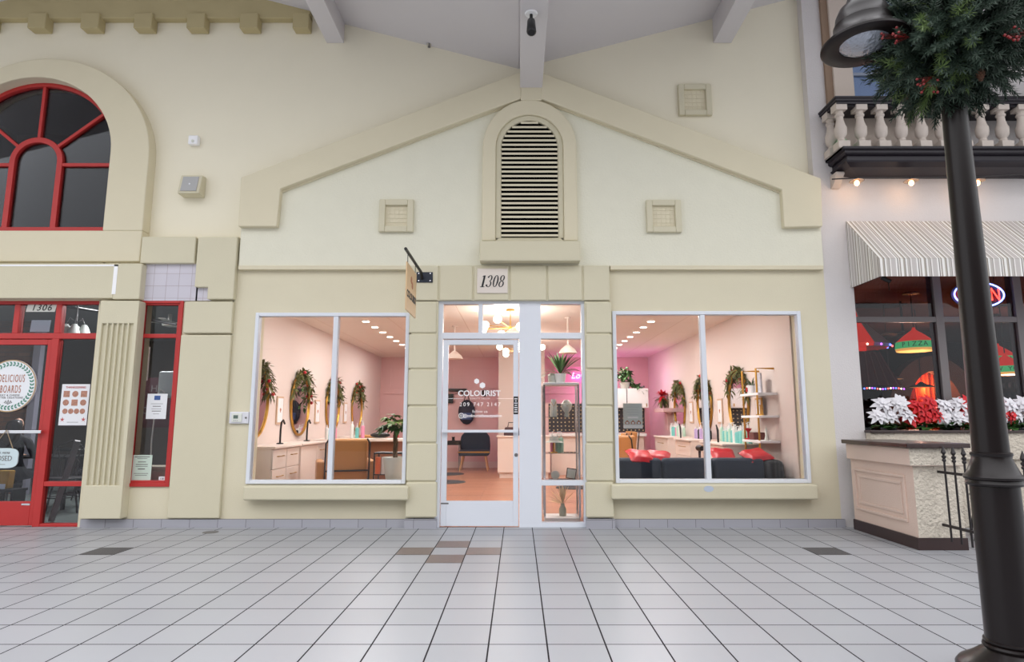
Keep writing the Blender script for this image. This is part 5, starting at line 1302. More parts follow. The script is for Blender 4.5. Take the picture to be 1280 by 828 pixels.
# restaurant room
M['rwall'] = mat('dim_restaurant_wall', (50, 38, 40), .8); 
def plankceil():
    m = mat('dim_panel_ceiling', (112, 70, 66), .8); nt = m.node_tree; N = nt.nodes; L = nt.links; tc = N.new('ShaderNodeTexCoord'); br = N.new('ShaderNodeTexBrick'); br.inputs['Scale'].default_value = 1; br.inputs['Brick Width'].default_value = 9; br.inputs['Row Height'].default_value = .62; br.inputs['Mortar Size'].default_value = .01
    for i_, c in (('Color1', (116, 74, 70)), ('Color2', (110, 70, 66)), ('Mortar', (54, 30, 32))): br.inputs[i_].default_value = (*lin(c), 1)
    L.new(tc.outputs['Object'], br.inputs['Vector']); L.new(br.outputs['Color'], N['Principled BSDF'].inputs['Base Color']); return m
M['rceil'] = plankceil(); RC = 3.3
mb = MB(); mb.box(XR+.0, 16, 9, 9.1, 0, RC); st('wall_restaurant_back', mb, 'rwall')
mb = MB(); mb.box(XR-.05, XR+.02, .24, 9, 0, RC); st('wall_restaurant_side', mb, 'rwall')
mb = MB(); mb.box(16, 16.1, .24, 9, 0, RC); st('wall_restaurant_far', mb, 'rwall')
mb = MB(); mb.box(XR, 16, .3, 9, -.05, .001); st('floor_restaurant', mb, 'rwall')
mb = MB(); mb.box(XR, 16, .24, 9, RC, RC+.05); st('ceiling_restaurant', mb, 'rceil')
mb = MB(); mb.box(9, 16, .0, .24, 0, 9); st('wall_far_right', mb, 'grey_stucco')
# arch wall inside
ax_, az_ = at(1178, 560, 6.0); arad = 1.0
cx6 = atx(1172, 520, 5.5); zsp = atz(535, 5.5); rI = atx(1210, 520, 5.5)-cx6; zI = atz(464, 5.5)-zsp
mb = MB(); mb.strip(arch(cx6, zsp, rI+.42, 0, 24, zI+.32), arch(cx6, zsp, rI, 0, 24, zI), 5.5, 5.8); st('trim_16', mb, mat('arch_brown', (92, 66, 58), .8))
M['curtain'] = mat('orange_curtain', (190, 70, 30), .8, emit=None)
b = MB(); n = 60
pts = [(cx6-rI+2*rI*i/n, 5.95+.05*math.sin(i*1.3)) for i in range(n+1)]
b.add([(x, y, z) for x, y in pts for z in (.0, zsp+zI)], [(2*i, 2*i+2, 2*i+3, 2*i+1) for i in range(n)])
o = b.build('orange_curtain', 'curtain', smooth=True); tag(o, 'glowing orange draped curtain behind the restaurant arch', 'curtain')
# lamps
def letters(t, s, r, z, m, size, facing=PI*1.5, step=None):
    step = step or size*.75/r
    for i, ch in enumerate(s):
        a = facing+(i-(len(s)-1)/2)*step
        if ch == ' ': continue
        text('lettering', ch, size, (r*math.cos(a), r*math.sin(a), z), m, t, rot=(PI/2, 0, a+PI/2))
M['shade_red'] = mat('lit_red_shade', (190, 40, 30), .4, emit=(245, 40, 20), estr=.6)
M['shade_green'] = mat('lit_green_band', (60, 140, 90), .4, emit=(70, 190, 115), estr=.75)
M['shade_am'] = mat('lit_amber_trim', (220, 170, 90), .4, emit=(250, 180, 90), estr=.9)
def pizlamp(lb, px, py, Y, s, word='PIZZA', step=None):
    x, z = at(px, py, Y); t = thing('stained_glass_pendant', lb, 'pendant lamp', (x, Y, RC), 0, 'red and green pendants'); h = z-RC
    R0 = .27*s
    b = MB(); b.lathe([(.0005, -.02), (.12, -.02), (.12, 0), (.0005, 0)], n=16); b.build('canopy', 'iron', t, smooth=True)
    b = MB(); b.tube([(0, 0, -.01), (0, 0, h+.3*s)], .01, 6); b.build('chain', 'iron', t)
    b = MB(); b.lathe([(.02, h+.32*s), (.03, h+.28*s), (R0*.55, h+.19*s), (R0, h+.08*s), (R0-.005, h+.08*s)], n=32); b.build('shade', 'shade_red', t, smooth=True)
    b = MB(); b.lathe([(R0, h+.08*s), (R0+.015, h-.03*s), (R0+.005, h-.03*s)], n=32); b.build('band', 'shade_green', t, smooth=True)
    b = MB(); b.lathe([(R0+.012, h-.03*s), (R0, h-.07*s), (R0-.01, h-.07*s)], n=32); b.build('lower_trim', 'shade_am', t, smooth=True)
    letters(t, word, R0+.012, h+.025*s, 'ink', .105*s, facing=PI*1.5-.6, step=step)
    return t
pizlamp('red and green PIZZA pendant lamp nearest the grey window mullion', 1144, 434, 2.5, 1.0)
pizlamp('red and green pendant lamp lower of the pair beyond the lamp post', 1258, 464, 3.6, 1.0, 'NEW YORK')
pizlamp('red and green pendant lamp upper and farther of the pair beyond the lamp post', 1249, 452, 4.6, 1.1, 'PIZZA')
for px, py, Y, lb in ((1112, 474, 3.5, 'low black dish pendant lamp below the red striped canopy lamp'), (1152, 484, 4.0, 'low black dish pendant lamp in front of the restaurant arch')):
    x, z = at(px, py, Y); t = thing('dish_pendant', lb, 'pendant lamp', (x, Y, RC)); h = z-RC
    b = MB(); b.tube([(0, 0, 0), (0, 0, h+.05)], .008, 6); b.build('cord', 'iron', t); b = MB(); b.lathe([(.02, h+.1), (.06, h+.06), (.22, h), (.21, h-.005), (.0005, h+.03)], n=24); b.build('shade', 'black', t, smooth=True)
    b = MB(); b.lathe([(.0005, h-.01), (.19, h-.006), (.19, h), (.0005, h)], n=20); b.build('glow', mat('dim_amber_glow', (200, 130, 70), .5, emit=(230, 150, 80), estr=.5), t)
# striped red tent lamp
x, z = at(1072, 432, 1.4); t = thing('striped_tent', 'red and white striped peaked canopy with coloured bulbs at the restaurant window edge', 'canopy', (x, 1.4, z))
for k in range(8):
    a0, a1 = PI/4*k, PI/4*(k+1); b = MB(); r = .42; p0, p1 = (r*math.cos(a0), r*math.sin(a0)), (r*math.cos(a1), r*math.sin(a1))
    b.add([(0, 0, .55), (p0[0], p0[1], 0), (p1[0], p1[1], 0), (p0[0]*.95, p0[1]*.95, -.05), (p1[0]*.95, p1[1]*.95, -.05), (p0[0]*.2, p0[1]*.2, .36), (p1[0]*.2, p1[1]*.2, .36)], [(0, 5, 6), (5, 1, 2, 6), (1, 3, 4, 2)])
    b.build('panel', 'shade_red' if k % 2 else mat('cream_panel', (200, 170, 150), .7), t)
b = MB(); b.tube([(0, 0, .54), (0, 0, RC-z)], .008, 6); b.build('cord', 'iron', t)
for k in range(14):
    a = 2*PI*k/14; c = ((90, 120, 255), (255, 90, 80), (255, 240, 200), (180, 90, 255))[k % 4]
    b = MB(); b.ball((.43*math.cos(a), .43*math.sin(a), -.03), .016, 4); b.build('bulb', mat('fairy_%d' % (k % 4), c, .4, emit=c, estr=5), t)
# big red striped drape with bulb string
x0, z0 = at(1080, 430, 2.2); t = thing('red_striped_drape', 'dark red drape with thin stripes sloping down behind the restaurant window', 'drape', (0, 2.2, 0))
A = [at(1070, 436, 2.2), at(1098, 441, 2.2), at(1128, 482, 2.2), at(1070, 482, 2.2)]
b = MB(); b.prism(A, 0, .04); b.build('cloth', mat('dark_red_cloth', (96, 22, 26), .8), t)
for k in range(4):
    p0 = at(1080+k*6, 440, 2.2); p1 = at(1086+k*12, 482, 2.2); b = MB(); b.prism([p0, (p0[0]+.02, p0[1]), (p1[0]+.02, p1[1]), p1], -.004, .0); b.build('stripe', mat('dull_red_stripe', (130, 70, 66), .8), t)
for k in range(16):
    px = 1080+k*3.3; p = at(px, 486-.6*math.sin(k*.7), 2.2); c = k % 4
    b = MB(); b.ball((p[0], -.01, p[1]), .014, 4); b.build('bulb', MATS['fairy_%d' % c], t)
p0, p1 = at(1078, 485.5, 2.2), at(1134, 486, 2.2); b = MB(); b.tube([(p0[0], 0, p0[1]+.02), (p1[0], 0, p1[1]+.02)], .006, 5); b.build('light_wire', 'iron', t)
# fan
x, z = at(1129, 419, 3.2); t = thing('ceiling_fan', 'black ceiling fan behind the PIZZA pendant lamp', 'fan', (x, 3.2, RC)); h = z-RC
b = MB(); b.tube([(0, 0, 0), (0, 0, h)], .02, 8); b.lathe([(.0005, h+.07), (.1, h+.05), (.11, h-.03), (.0005, h-.07)], n=18); b.build('motor', 'iron', t, smooth=True)
for k in range(4):
    b = MB(Matrix.Translation((0, 0, h)) @ Matrix.Rotation(PI/2*k+.4, 4, 'Z') @ Matrix.Rotation(.2, 4, 'X')); b.box(.1, .55, -.06, .06, -.006, .006); b.build('blade', 'black', t)
# ceiling vent
x, y = at_z(1092, 382, RC); b = MB(); 
for k in range(6): b.box(-.5, .5, -.2+k*.07, -.17+k*.07, -.02, 0)
o = b.build('air_vent', 'black', loc=(x, y, RC)); o.rotation_euler = (0, 0, 0); tag(o, 'dark slatted air vent in the restaurant ceiling', 'vent')
# candle sconce lamp on the arch
x, z = at(1172, 508, 5.2); t = thing('red_candle_lamp', 'twin red glowing candle lamp in front of the arch curtain', 'lamp', (x, 5.2, z))
for s in (-.05, .05):
    b = MB(); b.ball((s, 0, 0), .04, 6, 1.4); b.build('bulb', mat('red_glow', (255, 90, 70), .4, emit=(255, 90, 70), estr=6), t, smooth=True)
b = MB(); b.tube([(0, 0, RC-z), (0, 0, -.06), (0, 0, -.08)], .012, 6); b.tube([(-.05, 0, -.07), (.05, 0, -.07)], .012, 6); b.build('bracket', 'iron', t)
# framed photos on the far wall
for k in range(10):
    px = 1256+(k % 5)*8; py = 482+(k//5)*13; x, z = at(px, py, 8.9); b = MB(); b.box(-.055, .055, -.02, 0, -.09, .09)
    t = thing('framed_photo', 'small dark framed photo in the two rows on the far restaurant wall', 'picture', (x, 8.98, z), 0, 'framed photos on the restaurant wall'); b.build('frame', 'black', t)
    b = MB(); b.box(-.04, .04, -.022, -.019, -.07, .07); b.build('print', mat('dim_photo', (96, 84, 90), .7, var=.4, vscale=20), t)
point('restaurant_lamp', (cx6, 5.88, 1.9), 45, (1, .35, .12), .15)
point('restaurant_lamp', (6.4, 2.6, 1.9), 40, (1, .55, .4), .15)
point('restaurant_lamp', (9.0, 3.8, 1.9), 40, (1, .5, .35), .15)
# OPEN neon
M['nred'] = mat('red_neon_tube', (255, 60, 50), .3, emit=(255, 50, 40), estr=7); M['nblue'] = mat('blue_neon_tube', (110, 130, 255), .3, emit=(120, 140, 255), estr=6)
ox_, oz_ = at(1224, 368.5, GY-.08); t = thing('open_neon_sign', 'oval red and blue neon OPEN sign hung in the restaurant window', 'neon sign', (ox_, GY-.08, oz_))
b = MB(); b.tube([(.31*math.cos(2*PI*k/40), 0, .155*math.sin(2*PI*k/40)) for k in range(40)], .009, 8, closed=True); b.build('oval_tube', 'nblue', t, smooth=True)
def tl(pts, x): b = MB(); b.tube([(x+p[0], -.01, p[1]) for p in pts], .010, 8); b.build('letter_tube', 'nred', t, smooth=True)
hh = .075
tl([(.05*math.cos(2*PI*k/16), hh*math.sin(2*PI*k/16)) for k in range(17)], -.2)
tl([(-.04, -hh), (-.04, hh), (.02, hh), (.04, hh*.5), (.02, 0), (-.03, 0)], -.07)
tl([(.04, hh), (-.035, hh), (-.035, -hh), (.04, -hh)], .07); tl([(-.03, 0), (.03, 0)], .07)
tl([(-.045, -hh), (-.045, hh), (.045, -hh), (.045, hh)], .195)
b = MB(); b.prism([(.34*math.cos(2*PI*k/32), .18*math.sin(2*PI*k/32)) for k in range(32)], .02, .035); b.build('backboard', 'black', t)
b = MB(); b.tube([(.2, .02, .14), (.25, .02, .4), (.15, .02, .7)], .004, 5); b.build('hanging_cord', 'black', t)
# awning
AYF = -.62; pw = at(1056.5, 277, -.01); pb = at(1066, 360, -.01); pf1 = at(1103, 323.5, AYF); pf2 = at(1103, 345.5, AYF)
X0a = pw[0]-.0; X1a = 9.0
xF = (pf1[0]+pf2[0])/2
xL = (pw[0]+pb[0])/2; zt_, zbk = pw[1], pb[1]; zf1, zf2 = pf1[1], pf2[1]; zv = (zf2+zbk)/2
xL = min(xL, xF)
me = bpy.data.meshes.new('canvas'); bm = bmesh.new(); uvl = bm.loops.layers.uv.new('UVMap')
def face(vs, uvs):
    f = bm.faces.new([bm.verts.new(v) for v in vs])
    for l, u in zip(f.loops, uvs): l[uvl].uv = u
face([(xL, -.002, zt_), (X1a, -.002, zt_), (X1a, AYF, zf1), (xL, AYF, zf1)], [(xL, 1), (X1a, 1), (X1a, 0), (xL, 0)])
face([(xL, AYF, zf1), (X1a, AYF, zf1), (X1a, AYF, zv), (xL, AYF, zv)], [(xL, 1), (X1a, 1), (X1a, 0), (xL, 0)])
face([(xL, -.002, zt_), (xL, AYF, zf1), (xL, AYF, zv), (xL, -.002, zv)], [(.1, 1), (AYF+.1, 1), (AYF+.1, 0), (.1, 0)])
bm.to_mesh(me); bm.free(); me.materials.append(M['stripe'])
aw_ = thing('striped_awning', 'grey and white striped canvas awning over the restaurant window', 'awning', (0, 0, 0))
o = bpy.data.objects.new('canvas', me); C.objects.link(o); o.parent = aw_; sd_ = o.modifiers.new('s', 'SOLIDIFY'); sd_.thickness = .006
b = MB(); b.tube([(xL+.01, -.01, zt_-.02), (xL+.01, AYF+.01, zf1-.01), (xL+.01, AYF+.01, zv+.01), (xL+.01, -.01, zv+.01)], .012, 6); b.tube([(xL+.01, AYF+.015, zf1-.01), (X1a, AYF+.015, zf1-.01)], .012, 6); b.build('frame', 'iron', aw_)
x, z = at(1107, 350, -.25); t = thing('awning_camera', 'small black camera hanging under the corner of the striped awning', 'camera', (x, -.25, z))
b = MB(); b.tube([(0, 0, .12), (0, 0, 0)], .01, 6); b.build('mount', 'black', t); b = MB(); b.tube([(-.05, 0, .03), (.04, -.03, -.03)], .025, 8); b.build('body', 'black', t, smooth=True); b = MB(); b.tube([(.03, 0, 0), (.035, 0, -.13)], .006, 5); b.build('cable', 'black', t)
# balcony
BYF = -.40
bz = lambda py, Y=BYF: atz(py, Y)
xb0 = atx(1046, 130, BYF)
tb_ = thing('balcony', 'dark corniced balcony with pale turned balusters above the striped awning', 'balcony', (0, 0, 0))
def mould(prof, name, m, x0, x1=9.0):
    # prof: (depth beyond base front, z) ; left end mitred
    n = len(prof); vs = []
    for d_, z in prof: vs += [(x0-d_, 0.0, z), (x0-d_, BYF-d_, z), (x1, BYF-d_, z)]
    fs = []
    for i in range(n-1):
        a, b_ = 3*i, 3*i+3
        fs += [(a, a+1, b_+1, b_), (a+1, a+2, b_+2, b_+1)]
    k = 3*(n-1)
    b = MB(); b.add(vs+[(x1, 0, prof[0][1]), (x1, 0, prof[-1][1])], fs+[(0, 1, 2, 3*n), (k, k+1, k+2, 3*n+1)]); return b.build(name, m, tb_)
zr0, zr1 = bz(131.5), bz(121.5)
h = zr1-zr0
mould([(-.03, zr0), (-.03, zr0+.02), (.0, zr0+.02), (.0, zr0+h*.45), (.018, zr0+h*.5), (.018, zr0+h*.75), (.03, zr0+h*.8), (.03, zr1), (-.13, zr1), ], 'handrail', 'darkmetal2', xb0)
zc0, zc1 = bz(220.5, -.08), bz(184); h = zc1-zc0
mould([(-.33, zc0), (-.32, zc0+h*.03), (-.12, zc0+h*.14), (-.08, zc0+h*.2), (-.03, zc0+h*.27), (-.02, zc0+h*.34), (-.045, zc0+h*.36), (-.05, zc0+h*.62), (-.02, zc0+h*.66), (.0, zc0+h*.72), (.0, zc0+h*.85), (.03, zc0+h*.88), (.03, zc1), ], 'cornice', 'darkmetal2', xb0+.05)
zp0, zp1 = zc1, zr0+.02
H_ = zp1-zp0
b = MB(); w = .07
prof = [(.03, .16), (.034, .2), (.034, .22), (.028, .25), (.05, .33), (.053, .40), (.054, .46), (.054, .5), (.046, .53), (.033, .66), (.03, .74), (.04, .77), (.04, .80), (.03, .83), (.036, .88)]
b.box(-w, w, -w, w, 0, .16*H_); b.box(-w+.003, w-.003, -w+.003, w-.003, .88*H_, H_+.02); b.lathe([(r*1.32, z*H_) for r, z in prof], n=18)
proto = b.build('baluster', 'stone', tb_, smooth=True, autosm=35); k = 0
px = 1054.5; xx = atx(px, 158, BYF); yb = BYF+.075
proto.location = (xx, yb, zp0)
stepx = atx(1080, 158, BYF)-atx(1054.5, 158, BYF)
for k in range(1, 15):
    o = proto.copy(); C.objects.link(o); o.location = (xx+k*stepx, yb, zp0)
o = proto.copy(); C.objects.link(o); o.location = (xx, -.1, zp0)
b = MB(); b.prismx([(.0, zc0+.03), (-.16, zc0+.03), (-.17, zc0-.0), (-.12, zc0-.04), (-.08, zc0-.10), (-.03, zc0-.14), (0, zc0-.14)], xb0+.06, xb0+.16); b.build('bracket', 'stone', tb_, bevel=.006)
b = MB(); b.box(xb0+.02, 9, BYF+.0, -.0, zc1-.03, zc1+.001); b.build('deck', 'darkmetal2', tb_)
b = MB(); b.ball((xb0+.13, -.2, zc1+.1), .08, 6, 1.4); o = b.build('green_bottle', mat('bright_green', (70, 190, 110), .4), smooth=True); tag(o, 'bright green round object at the corner behind the balusters', 'ornament')
# upper window behind balcony
uw = stroot('window_7'); xw0, xw1 = atx(1062, 60), atx(1168, 60); zw0, zw1 = atz(122), atz(20)+1.4
mb = MB(); wall_holes(mb, xw0, xw1, zw0, zw1, .05, .12, [(xw0+.05, xw1-.05, zw0+.05, zw1-.05)]); zm = atz(92, .05); mb.box(xw0, xw1, .06, .11, zm-.02, zm+.02); st('window_frame', mb, mat('blue_grey_frame', (150, 160, 180), .5), uw)
mb = MB(); mb.box(xw0, xw1, .09, .1, zw0, zw1); st('window_pane', mb, mat('sky_reflecting_glass', (150, 175, 215), .04, metal=.85), uw)
mb = MB(); xo0 = atx(1040, 60, -.08); xo1 = atx(1190, 60, -.08); wall_holes(mb, xo0, xo1, zc1, 9.3, -.07, .001, [(xw0-.02, xw1+.02, zw0-.03, zw1+.02)]); st('trim_17', mb, mat('pale_surround', (214, 200, 188), .8, bump=.2), bevel=.01)
mb = MB(); mb.box(atx(1029, 60, -.03), xo0, -.04, .001, zc1, 9.3); st('trim_18', mb, mat('brown_edge', (150, 126, 106), .8))
# string lights
zl = atz(222.5, -.25)
b = MB(); pts = [(atx(1045, 222, -.22), -.12, atz(221, -.2)), (atx(1072, 222, -.25), -.25, zl), (atx(1139, 222, -.25), -.25, zl-.0), (atx(1220, 221, -.25), -.25, zl+.01), (8.0, -.25, zl+.16)]
b.tube(pts, .008, 6); o = b.build('light_cable', 'iron'); tag(o, 'dark cable of the string lights under the balcony', 'cable')
lbs = ('string light bulb nearest the pediment end of the balcony', 'string light bulb between the balcony end and the lamp post', 'string light bulb just beyond the lamp post')
for k, px in enumerate((1070.5, 1138.5, 1221)):
    t = thing('string_light', lbs[k], 'light', (atx(px, 222, -.25), -.25, zl), 0, 'string lights under the balcony')
    b = MB(); b.tube([(0, 0, .01), (0, 0, -.03)], .014, 8); b.build('socket', 'iron', t)
    b = MB(); b.lathe([(.012, -.02), (.085, -.038), (.085, -.042), (.012, -.026)], n=20); b.build('shade', 'grey', t, smooth=True)
    b = MB(); b.ball((0, 0, -.065), .03, 7, 1.2); b.build('bulb', mat('warm_bulb', (255, 200, 150), .3, emit=(255, 170, 110), estr=7), t, smooth=True)
    point('string_bulb_lamp', (atx(px, 222, -.25), -.25, zl-.12), 1.2, (1, .6, .3), .03)
# poinsettias
def poin(lb, loc, m, seed, nf=4):
    rr = random.Random(seed); t = thing('poinsettia', lb, 'flower', loc, 0, 'poinsettias on the window ledge')
    b = MB()
    for k in range(44): a = rr.uniform(0, 6.28); leafq(b, (rr.uniform(-.18, .18), rr.uniform(-.07, .0), .03), (math.cos(a)*1.2, math.sin(a)*.4, rr.uniform(.0, .9)), .07, rr.uniform(.1, .17), .3)
    b.build('leaves', 'leaf', t)
    for f in range(nf):
        c = Vector(((f-(nf-1)/2)*.085+rr.uniform(-.02, .02), -.03+rr.uniform(-.03, .03), .15+.12*(f % 2)+rr.uniform(0, .06))); b = MB(Matrix.Translation(c) @ Matrix.Rotation(R_(62)+rr.uniform(-.3, .3), 4, 'X') @ Matrix.Rotation(rr.uniform(-.4, .4), 4, 'Y'))
        for ly, (n_, L_, up) in enumerate(((8, .13, .05), (7, .10, .4), (5, .06, .9))):
            for k in range(n_):
                a = 2*PI*k/n_+ly*.4+rr.uniform(-.15, .15); leafq(b, (0, 0, .01*ly), (math.cos(a), math.sin(a), up), .058, L_*rr.uniform(.85, 1.15), .35, 3)
        b.build('blossom', m, t)
    b = MB(); b.lathe([(.0005, -.0), (.05, 0), (.06, .06), (.0005, .06)], n=12); b.build('pot', 'black', t)
M['wpet'] = mat('white_petal', (238, 236, 240), .6, var=.04); M['rpet'] = mat('red_petal', (214, 40, 48), .6, var=.15, vscale=20)
zL = atz(541.5, -.13)+.03
for k, (px, m, l) in enumerate(((1114, 'wpet', 'white poinsettia at the pediment end of the restaurant ledge'), (1153, 'rpet', 'red poinsettia between the two white ones on the restaurant ledge'), (1192, 'wpet', 'white poinsettia beside the lamp post on the restaurant ledge'), (1218, 'rpet', 'red poinsettia partly hidden behind the lamp post'), (1243, 'rpet', 'red poinsettia just past the lamp post'), (1269, 'wpet', 'white poinsettia past the lamp post on the restaurant ledge'))):
    poin(l, (atx(px, 520, .03), .03, zL+.001), m, 50+k, 5)
# counter
ct = thing('pedestal_counter', 'pinkish stucco counter with a panelled side and dark wooden top', 'counter', (0, 0, 0))
CX0 = at_z(1057.7, 658.6, 0)[0]; _, cyf = at_z(1152.6, 688.5, 0); CX1 = at_z(1211.5, 688.5, 0)[0]
zk = .115; CT = 1.015
b = MB(); b.box(CX0, CX1, cyf, -.13, 0.001, zk); b.build('plinth', 'brownwood', ct)
b = MB(); b.box(CX0+.02, CX1-.01, cyf+.015, -.13, zk, CT-.22); b.m = 1
o = b.build('body', ['pinkst', 'rough'], ct)
# front material
for p in o.data.polygons:
    if abs(p.normal.y) > .7: p.material_index = 1
b = MB(); b.box(CX0-.03, CX1+.02, cyf-.035, -.14, CT-.22, CT-.045); o = b.build('upper_band', ['pinkst', 'rough'], ct)
for p in o.data.polygons:
    if abs(p.normal.y) > .7: p.material_index = 1
bv = o.modifiers.new('b', 'BEVEL'); bv.width = .008
xt0 = CX0-.08; xt1 = at_z(1216, 552, CT)[0]
b = MB(); b.prismz([(xt0, -.14), (xt0, cyf-.08), (CX1+.06, cyf-.08), (CX1+.06, -.15)], CT-.045, CT); b.build('top', 'brownwood', ct, bevel=.006)
yA, yB = cyf+.15, -.2; zA_, zB2 = .235, CT-.32
for nm_, i0, dd in (('panel_moulding', 0, .018), ('panel_moulding', .07, .010)):
    b = MB(); 
    for (ya, yb, za, zb3) in ((yA+i0, yB-i0, zA_+i0, zA_+i0+.03), (yA+i0, yB-i0, zB2-i0-.03, zB2-i0), (yA+i0, yA+i0+.03, zA_+i0+.03, zB2-i0-.03), (yB-i0-.03, yB-i0, zA_+i0+.03, zB2-i0-.03)): b.box(CX0+.02-dd, CX0+.021, ya, yb, za, zb3)
    b.build(nm_, 'pinkst', ct, bevel=.005)
# iron fence
fx = at_z(1195, 678, .11)[0]
fe = thing('iron_fence', 'low black iron fence with spear finials beside the pedestal counter', 'fence', (4.10, cyf, 0))
nb = 10; sp2 = .135
for k in range(nb):
    y = -.10-k*sp2; b = MB(); b.tube([(0, y, .1), (0, y, .875)], .0095, 8)
    br_ = b.build('bar', 'iron', fe, smooth=True)
    b = MB(); b.lathe([(.0095, .84), (.018, .85), (.018, .862), (.011, .87), (.02, .885), (.02, .895), (.008, .905), (.022, .93), (.014, .955), (.0015, .995)], (0, y, 0), 10); b.build('finial', 'iron', br_, smooth=True)
for z in (.24, .74):
    b = MB(); b.box(-.012, .012, -.10-(nb-1)*sp2-.05, .0, z-.012, z+.012); b.build('rail', 'iron', fe)
for y in (-.10-(nb-1)*sp2,):
    b = MB(); b.box(-.02, .02, y-.07, y-.03, 0, .95); b.build('post', 'iron', fe)
wirechair('patio_chair', 'black metal patio chair behind the iron fence', (5.0, -.75, .001), 2.6)
wirechair('patio_chair', 'second black metal patio chair farther along the planter wall', (5.9, -.9, .001), 3.4)
bt = thing('bistro_table', 'round patio table between the black patio chairs', 'table', (5.45, -1.45, .001))
b = MB(); b.lathe([(.0005, .72), (.34, .72), (.35, .735), (.34, .75), (.0005, .75)], n=32); b.build('table_top', 'iron', bt, smooth=True)
b = MB(); b.tube([(0, 0, .02), (0, 0, .72)], .025, 10); b.build('column', 'iron', bt, smooth=True); b = MB(); b.lathe([(.0005, 0), (.22, 0), (.2, .02), (.0005, .03)], n=24); b.build('foot', 'iron', bt, smooth=True)
b = MB(); b.prism([(-.1, 0), (.1, 0), (.1, .22), (-.1, .22)], -.006, .006); o = b.build('menu_card', mat('mint_print_card', (200, 226, 222), .6, var=.2, vscale=20), loc=(5.4, -1.5, .752)); tag(o, 'pale teal menu card standing on the patio table', 'menu card')
# ================================================================ LAMP POST
PY = CY+3.17; PX = at(1246.5, 640, PY)[0]
lp = thing('lamp_post', 'tall dark brown lamp post with collars standing at the right of the tiled floor', 'lamp post', (PX, PY, 0))
zc_ = atz(595, PY); zr = atz(806, PY); zk_ = atz(571, PY)
b = MB(); b.lathe([(.0005, 0), (.235, 0), (.235, .05), (.22, .07), (.17, .10), (.125, .135), (.108, zr-.02), (.1, zr-.01)], n=40); b.build('base', 'darkmetal', lp, smooth=True)
b = MB(); b.lathe([(.1, zr-.025), (.115, zr-.02), (.119, zr-.01), (.115, zr), (.106, zr+.003), (.113, zr+.01), (.113, zr+.018), (.1, zr+.025)], n=40); b.build('base_ring', 'darkmetal', lp, smooth=True)
b = MB(); b.lathe([(.1045, zr+.02), (.104, zc_-.03)], n=40); b.build('lower_shaft', 'darkmetal', lp, smooth=True)
b = MB(); b.lathe([(.1, zc_-.05), (.118, zc_-.045), (.122, zc_-.035), (.118, zc_-.027), (.116, zc_-.02), (.126, zc_-.015), (.128, zc_-.004), (.122, zc_+.006), (.114, zc_+.012), (.085, zk_-.01), (.084, zk_), (.09, zk_+.008), (.09, zk_+.018), (.078, zk_+.024)], n=40); b.build('collar', 'darkmetal', lp, smooth=True)
b = MB(); b.lathe([(.079, zk_+.0), (.052, 3.6), (.05, 4.6)], n=40); b.build('upper_shaft', 'darkmetal', lp, smooth=True)
# lamp arm and lantern (the arm hangs left)
HX, HZ = at(1076, 57, PY)
hx, hz = HX-PX+.02, HZ
b = MB(); b.tube([(0, 0, 4.3), (-.12, 0, 4.42), (hx*.6, 0, 4.4), (hx, 0, 4.2), (hx, 0, hz+.3)], [.03, .028, .026, .024, .022], 12); b.build('arm', 'darkmetal', lp, smooth=True)
Rr = .222
b = MB(Matrix.Translation((hx, 0, hz))); b.lathe([(.024, .38), (.05, .36), (.055, .30), (.07, .285), (.08, .255), (.115, .225), (.135, .18), (.142, .13), (.150, .125), (.150, .105), (.158, .08), (Rr-.02, .028), (Rr, .012), (Rr, .0), (Rr-.01, -.006), (.128, .006), (.122, .02), (.122, .03)], n=48); sh_ = b.build('lantern_hood', 'darkmetal', lp, smooth=True, autosm=50)
b = MB(Matrix.Translation((hx, 0, hz))); b.lathe([(.0005, -.03), (.05, -.026), (.095, -.012), (.125, .008), (.125, .02), (.0005, .02)], n=40); b.build('lens', mat('lamp_lens', (170, 176, 186), .08, metal=.5, bump=.6, bscale=22, bdist=.03), sh_, smooth=True)
# pine spray
ps_ = thing('pine_spray', 'big round bundle of pine branches with red berries wrapped on the lamp post', 'christmas wreath', (PX, PY, 0))
WX, WZ = at(1186, 56, PY); wc = Vector((WX-PX, -.02, WZ)); WR = .41
rr = random.Random(99)
def sprig(b, p, d, L_, nn=36, w=.0035, nl=.05):
    p = Vector(p); d = Vector(d).normalized(); a = d.orthogonal().normalized(); c = d.cross(a)
    b.tube([p, p+d*L_*.5, p+d*L_], [.004, .003, .002], 4)
    for i in range(nn):
        t = (i+.5)/nn; th = i*2.4+rr.uniform(-.4, .4); r = a*math.cos(th)+c*math.sin(th)
        q = p+d*L_*t; nd = (r*.85+d*.75).normalized(); l = nl*(1.15-.45*t)*rr.uniform(.85, 1.1); s = nd.cross(d).normalized()*w
        b.add([q-s, q+s, q+nd*l*.6+s*.8, q+nd*l, q+nd*l*.6-s*.8], [(0, 1, 2, 3, 4)])
def wdir():
    while 1:
        v = Vector((rr.gauss(0, 1), rr.gauss(0, 1), rr.gauss(0, 1)))
        if v.length > .1: return v.normalized()
def wr(d):  # uneven outline
    return WR*(1+.16*noise.noise(d*1.7+Vector((3, 1, 2)))+.1*noise.noise(d*4))*(1.0 if d.z > 0 else .98)
NB = 110
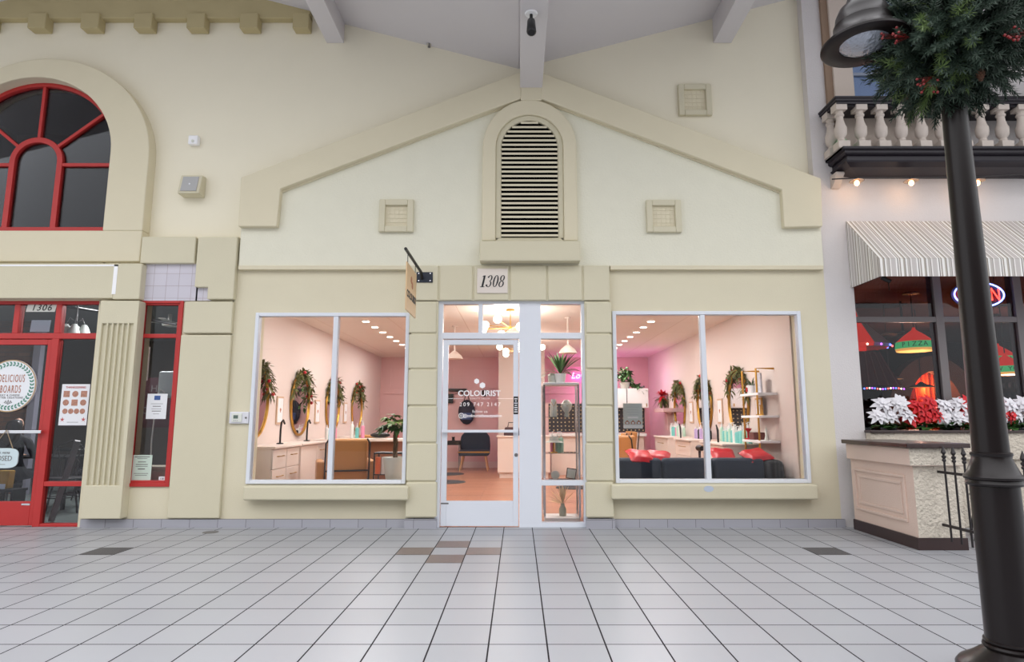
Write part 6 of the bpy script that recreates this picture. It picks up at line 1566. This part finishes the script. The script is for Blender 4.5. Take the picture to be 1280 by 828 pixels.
for k in range(NB):
    # golden spiral heads on the ball: each a bough with twigs
    z = 1-2*(k+.5)/NB; ph = k*2.39996; r = math.sqrt(1-z*z); d0 = Vector((r*math.cos(ph), r*math.sin(ph), z))
    b = MB(); light = rr.random() < .10
    for q in range(7):
        d = (d0+wdir()*.38).normalized(); R1 = wr(d); out = (d+wdir()*.5+Vector((0, 0, -.12))).normalized(); L_ = rr.uniform(.11, .17)
        p = wc+d*(R1-.10)*rr.uniform(.82, 1.0)
        b.tube([wc+d0*WR*.5, p], .003, 3)
        sprig(b, p, out, L_, 40, .003 if not light else .0022, .05 if not light else .062)
    b.build('pine_bough', 'pinel' if light else 'pine', ps_)
b = MB()
for k in range(160):
    d = wdir(); sprig(b, wc+d*WR*rr.uniform(.2, .5), (d+wdir()*.8), .17, 30, .006, .06)
o = b.build('inner_needles', 'pine', ps_); o['kind'] = 'stuff'
for k, (ax, az, fy) in enumerate(((-.62, .42, -.6), (-.45, .25, -.8), (.1, -.45, -.85), (.3, -.42, -.85), (-.85, -.15, -.35), (.95, -.35, -.2), (.85, -.05, -.45), (-.55, -.75, -.3), (.98, .1, -.2), (-.1, .75, -.6), (.75, .3, -.6))):
    b = MB(); d = Vector((ax, fy, az)).normalized()
    for q in range(10):
        p = wc+d*(wr(d)+.035)+Vector((rr.uniform(-.075, .075), rr.uniform(-.03, .03), rr.uniform(-.04, .04))); b.ball(p, .007, 5); b.tube([wc+d*wr(d)*.8, p], .0012, 3)
    b.build('berry_cluster', 'berry', ps_, smooth=True)
for k, (ax, az, fy) in enumerate(((.9, .12, -.4), (-.05, -.8, -.5), (.85, -.5, -.2))):
    b = MB(); d = Vector((ax, fy, az)).normalized(); p = wc+d*wr(d)*.98
    for j in range(7):
        r = .022*math.sin(PI*(j+1)/8.5)+.006
        for q in range(7): a = 2*PI*q/7+j*.5; leafq(b, p+Vector((0, 0, -.03+j*.009)), (math.cos(a), math.sin(a), .5), .016, r, 0, 1)
    b.ball(p, .015, 5, 1.8); b.build('pine_cone', 'cone', ps_)
# ================================================================ LIGHT
w = bpy.data.worlds.new('sky'); scn.world = w; w.use_nodes = True; nt = w.node_tree; bg_ = nt.nodes['Background']
tc = nt.nodes.new('ShaderNodeTexCoord'); s = nt.nodes.new('ShaderNodeSeparateXYZ'); nt.links.new(tc.outputs['Generated'], s.inputs[0])
cr = nt.nodes.new('ShaderNodeValToRGB'); nt.links.new(s.outputs['Z'], cr.inputs[0]); e = cr.color_ramp.elements
e[0].position = 0; e[0].color = (.32, .33, .34, 1); e[1].position = .8; e[1].color = (1.0, 1.0, 1.03, 1)
nt.links.new(cr.outputs[0], bg_.inputs['Color']); bg_.inputs['Strength'].default_value = WORLD
scn.view_settings.view_transform = 'Standard'; scn.view_settings.look = 'None'; scn.view_settings.gamma = 1; scn.view_settings.exposure = EXPO
scn.view_settings.use_curve_mapping = False
scn.cycles.max_bounces = 8; scn.cycles.transparent_max_bounces = 12; scn.cycles.sample_clamp_indirect = 4; scn.cycles.caustics_reflective = False; scn.cycles.caustics_refractive = False
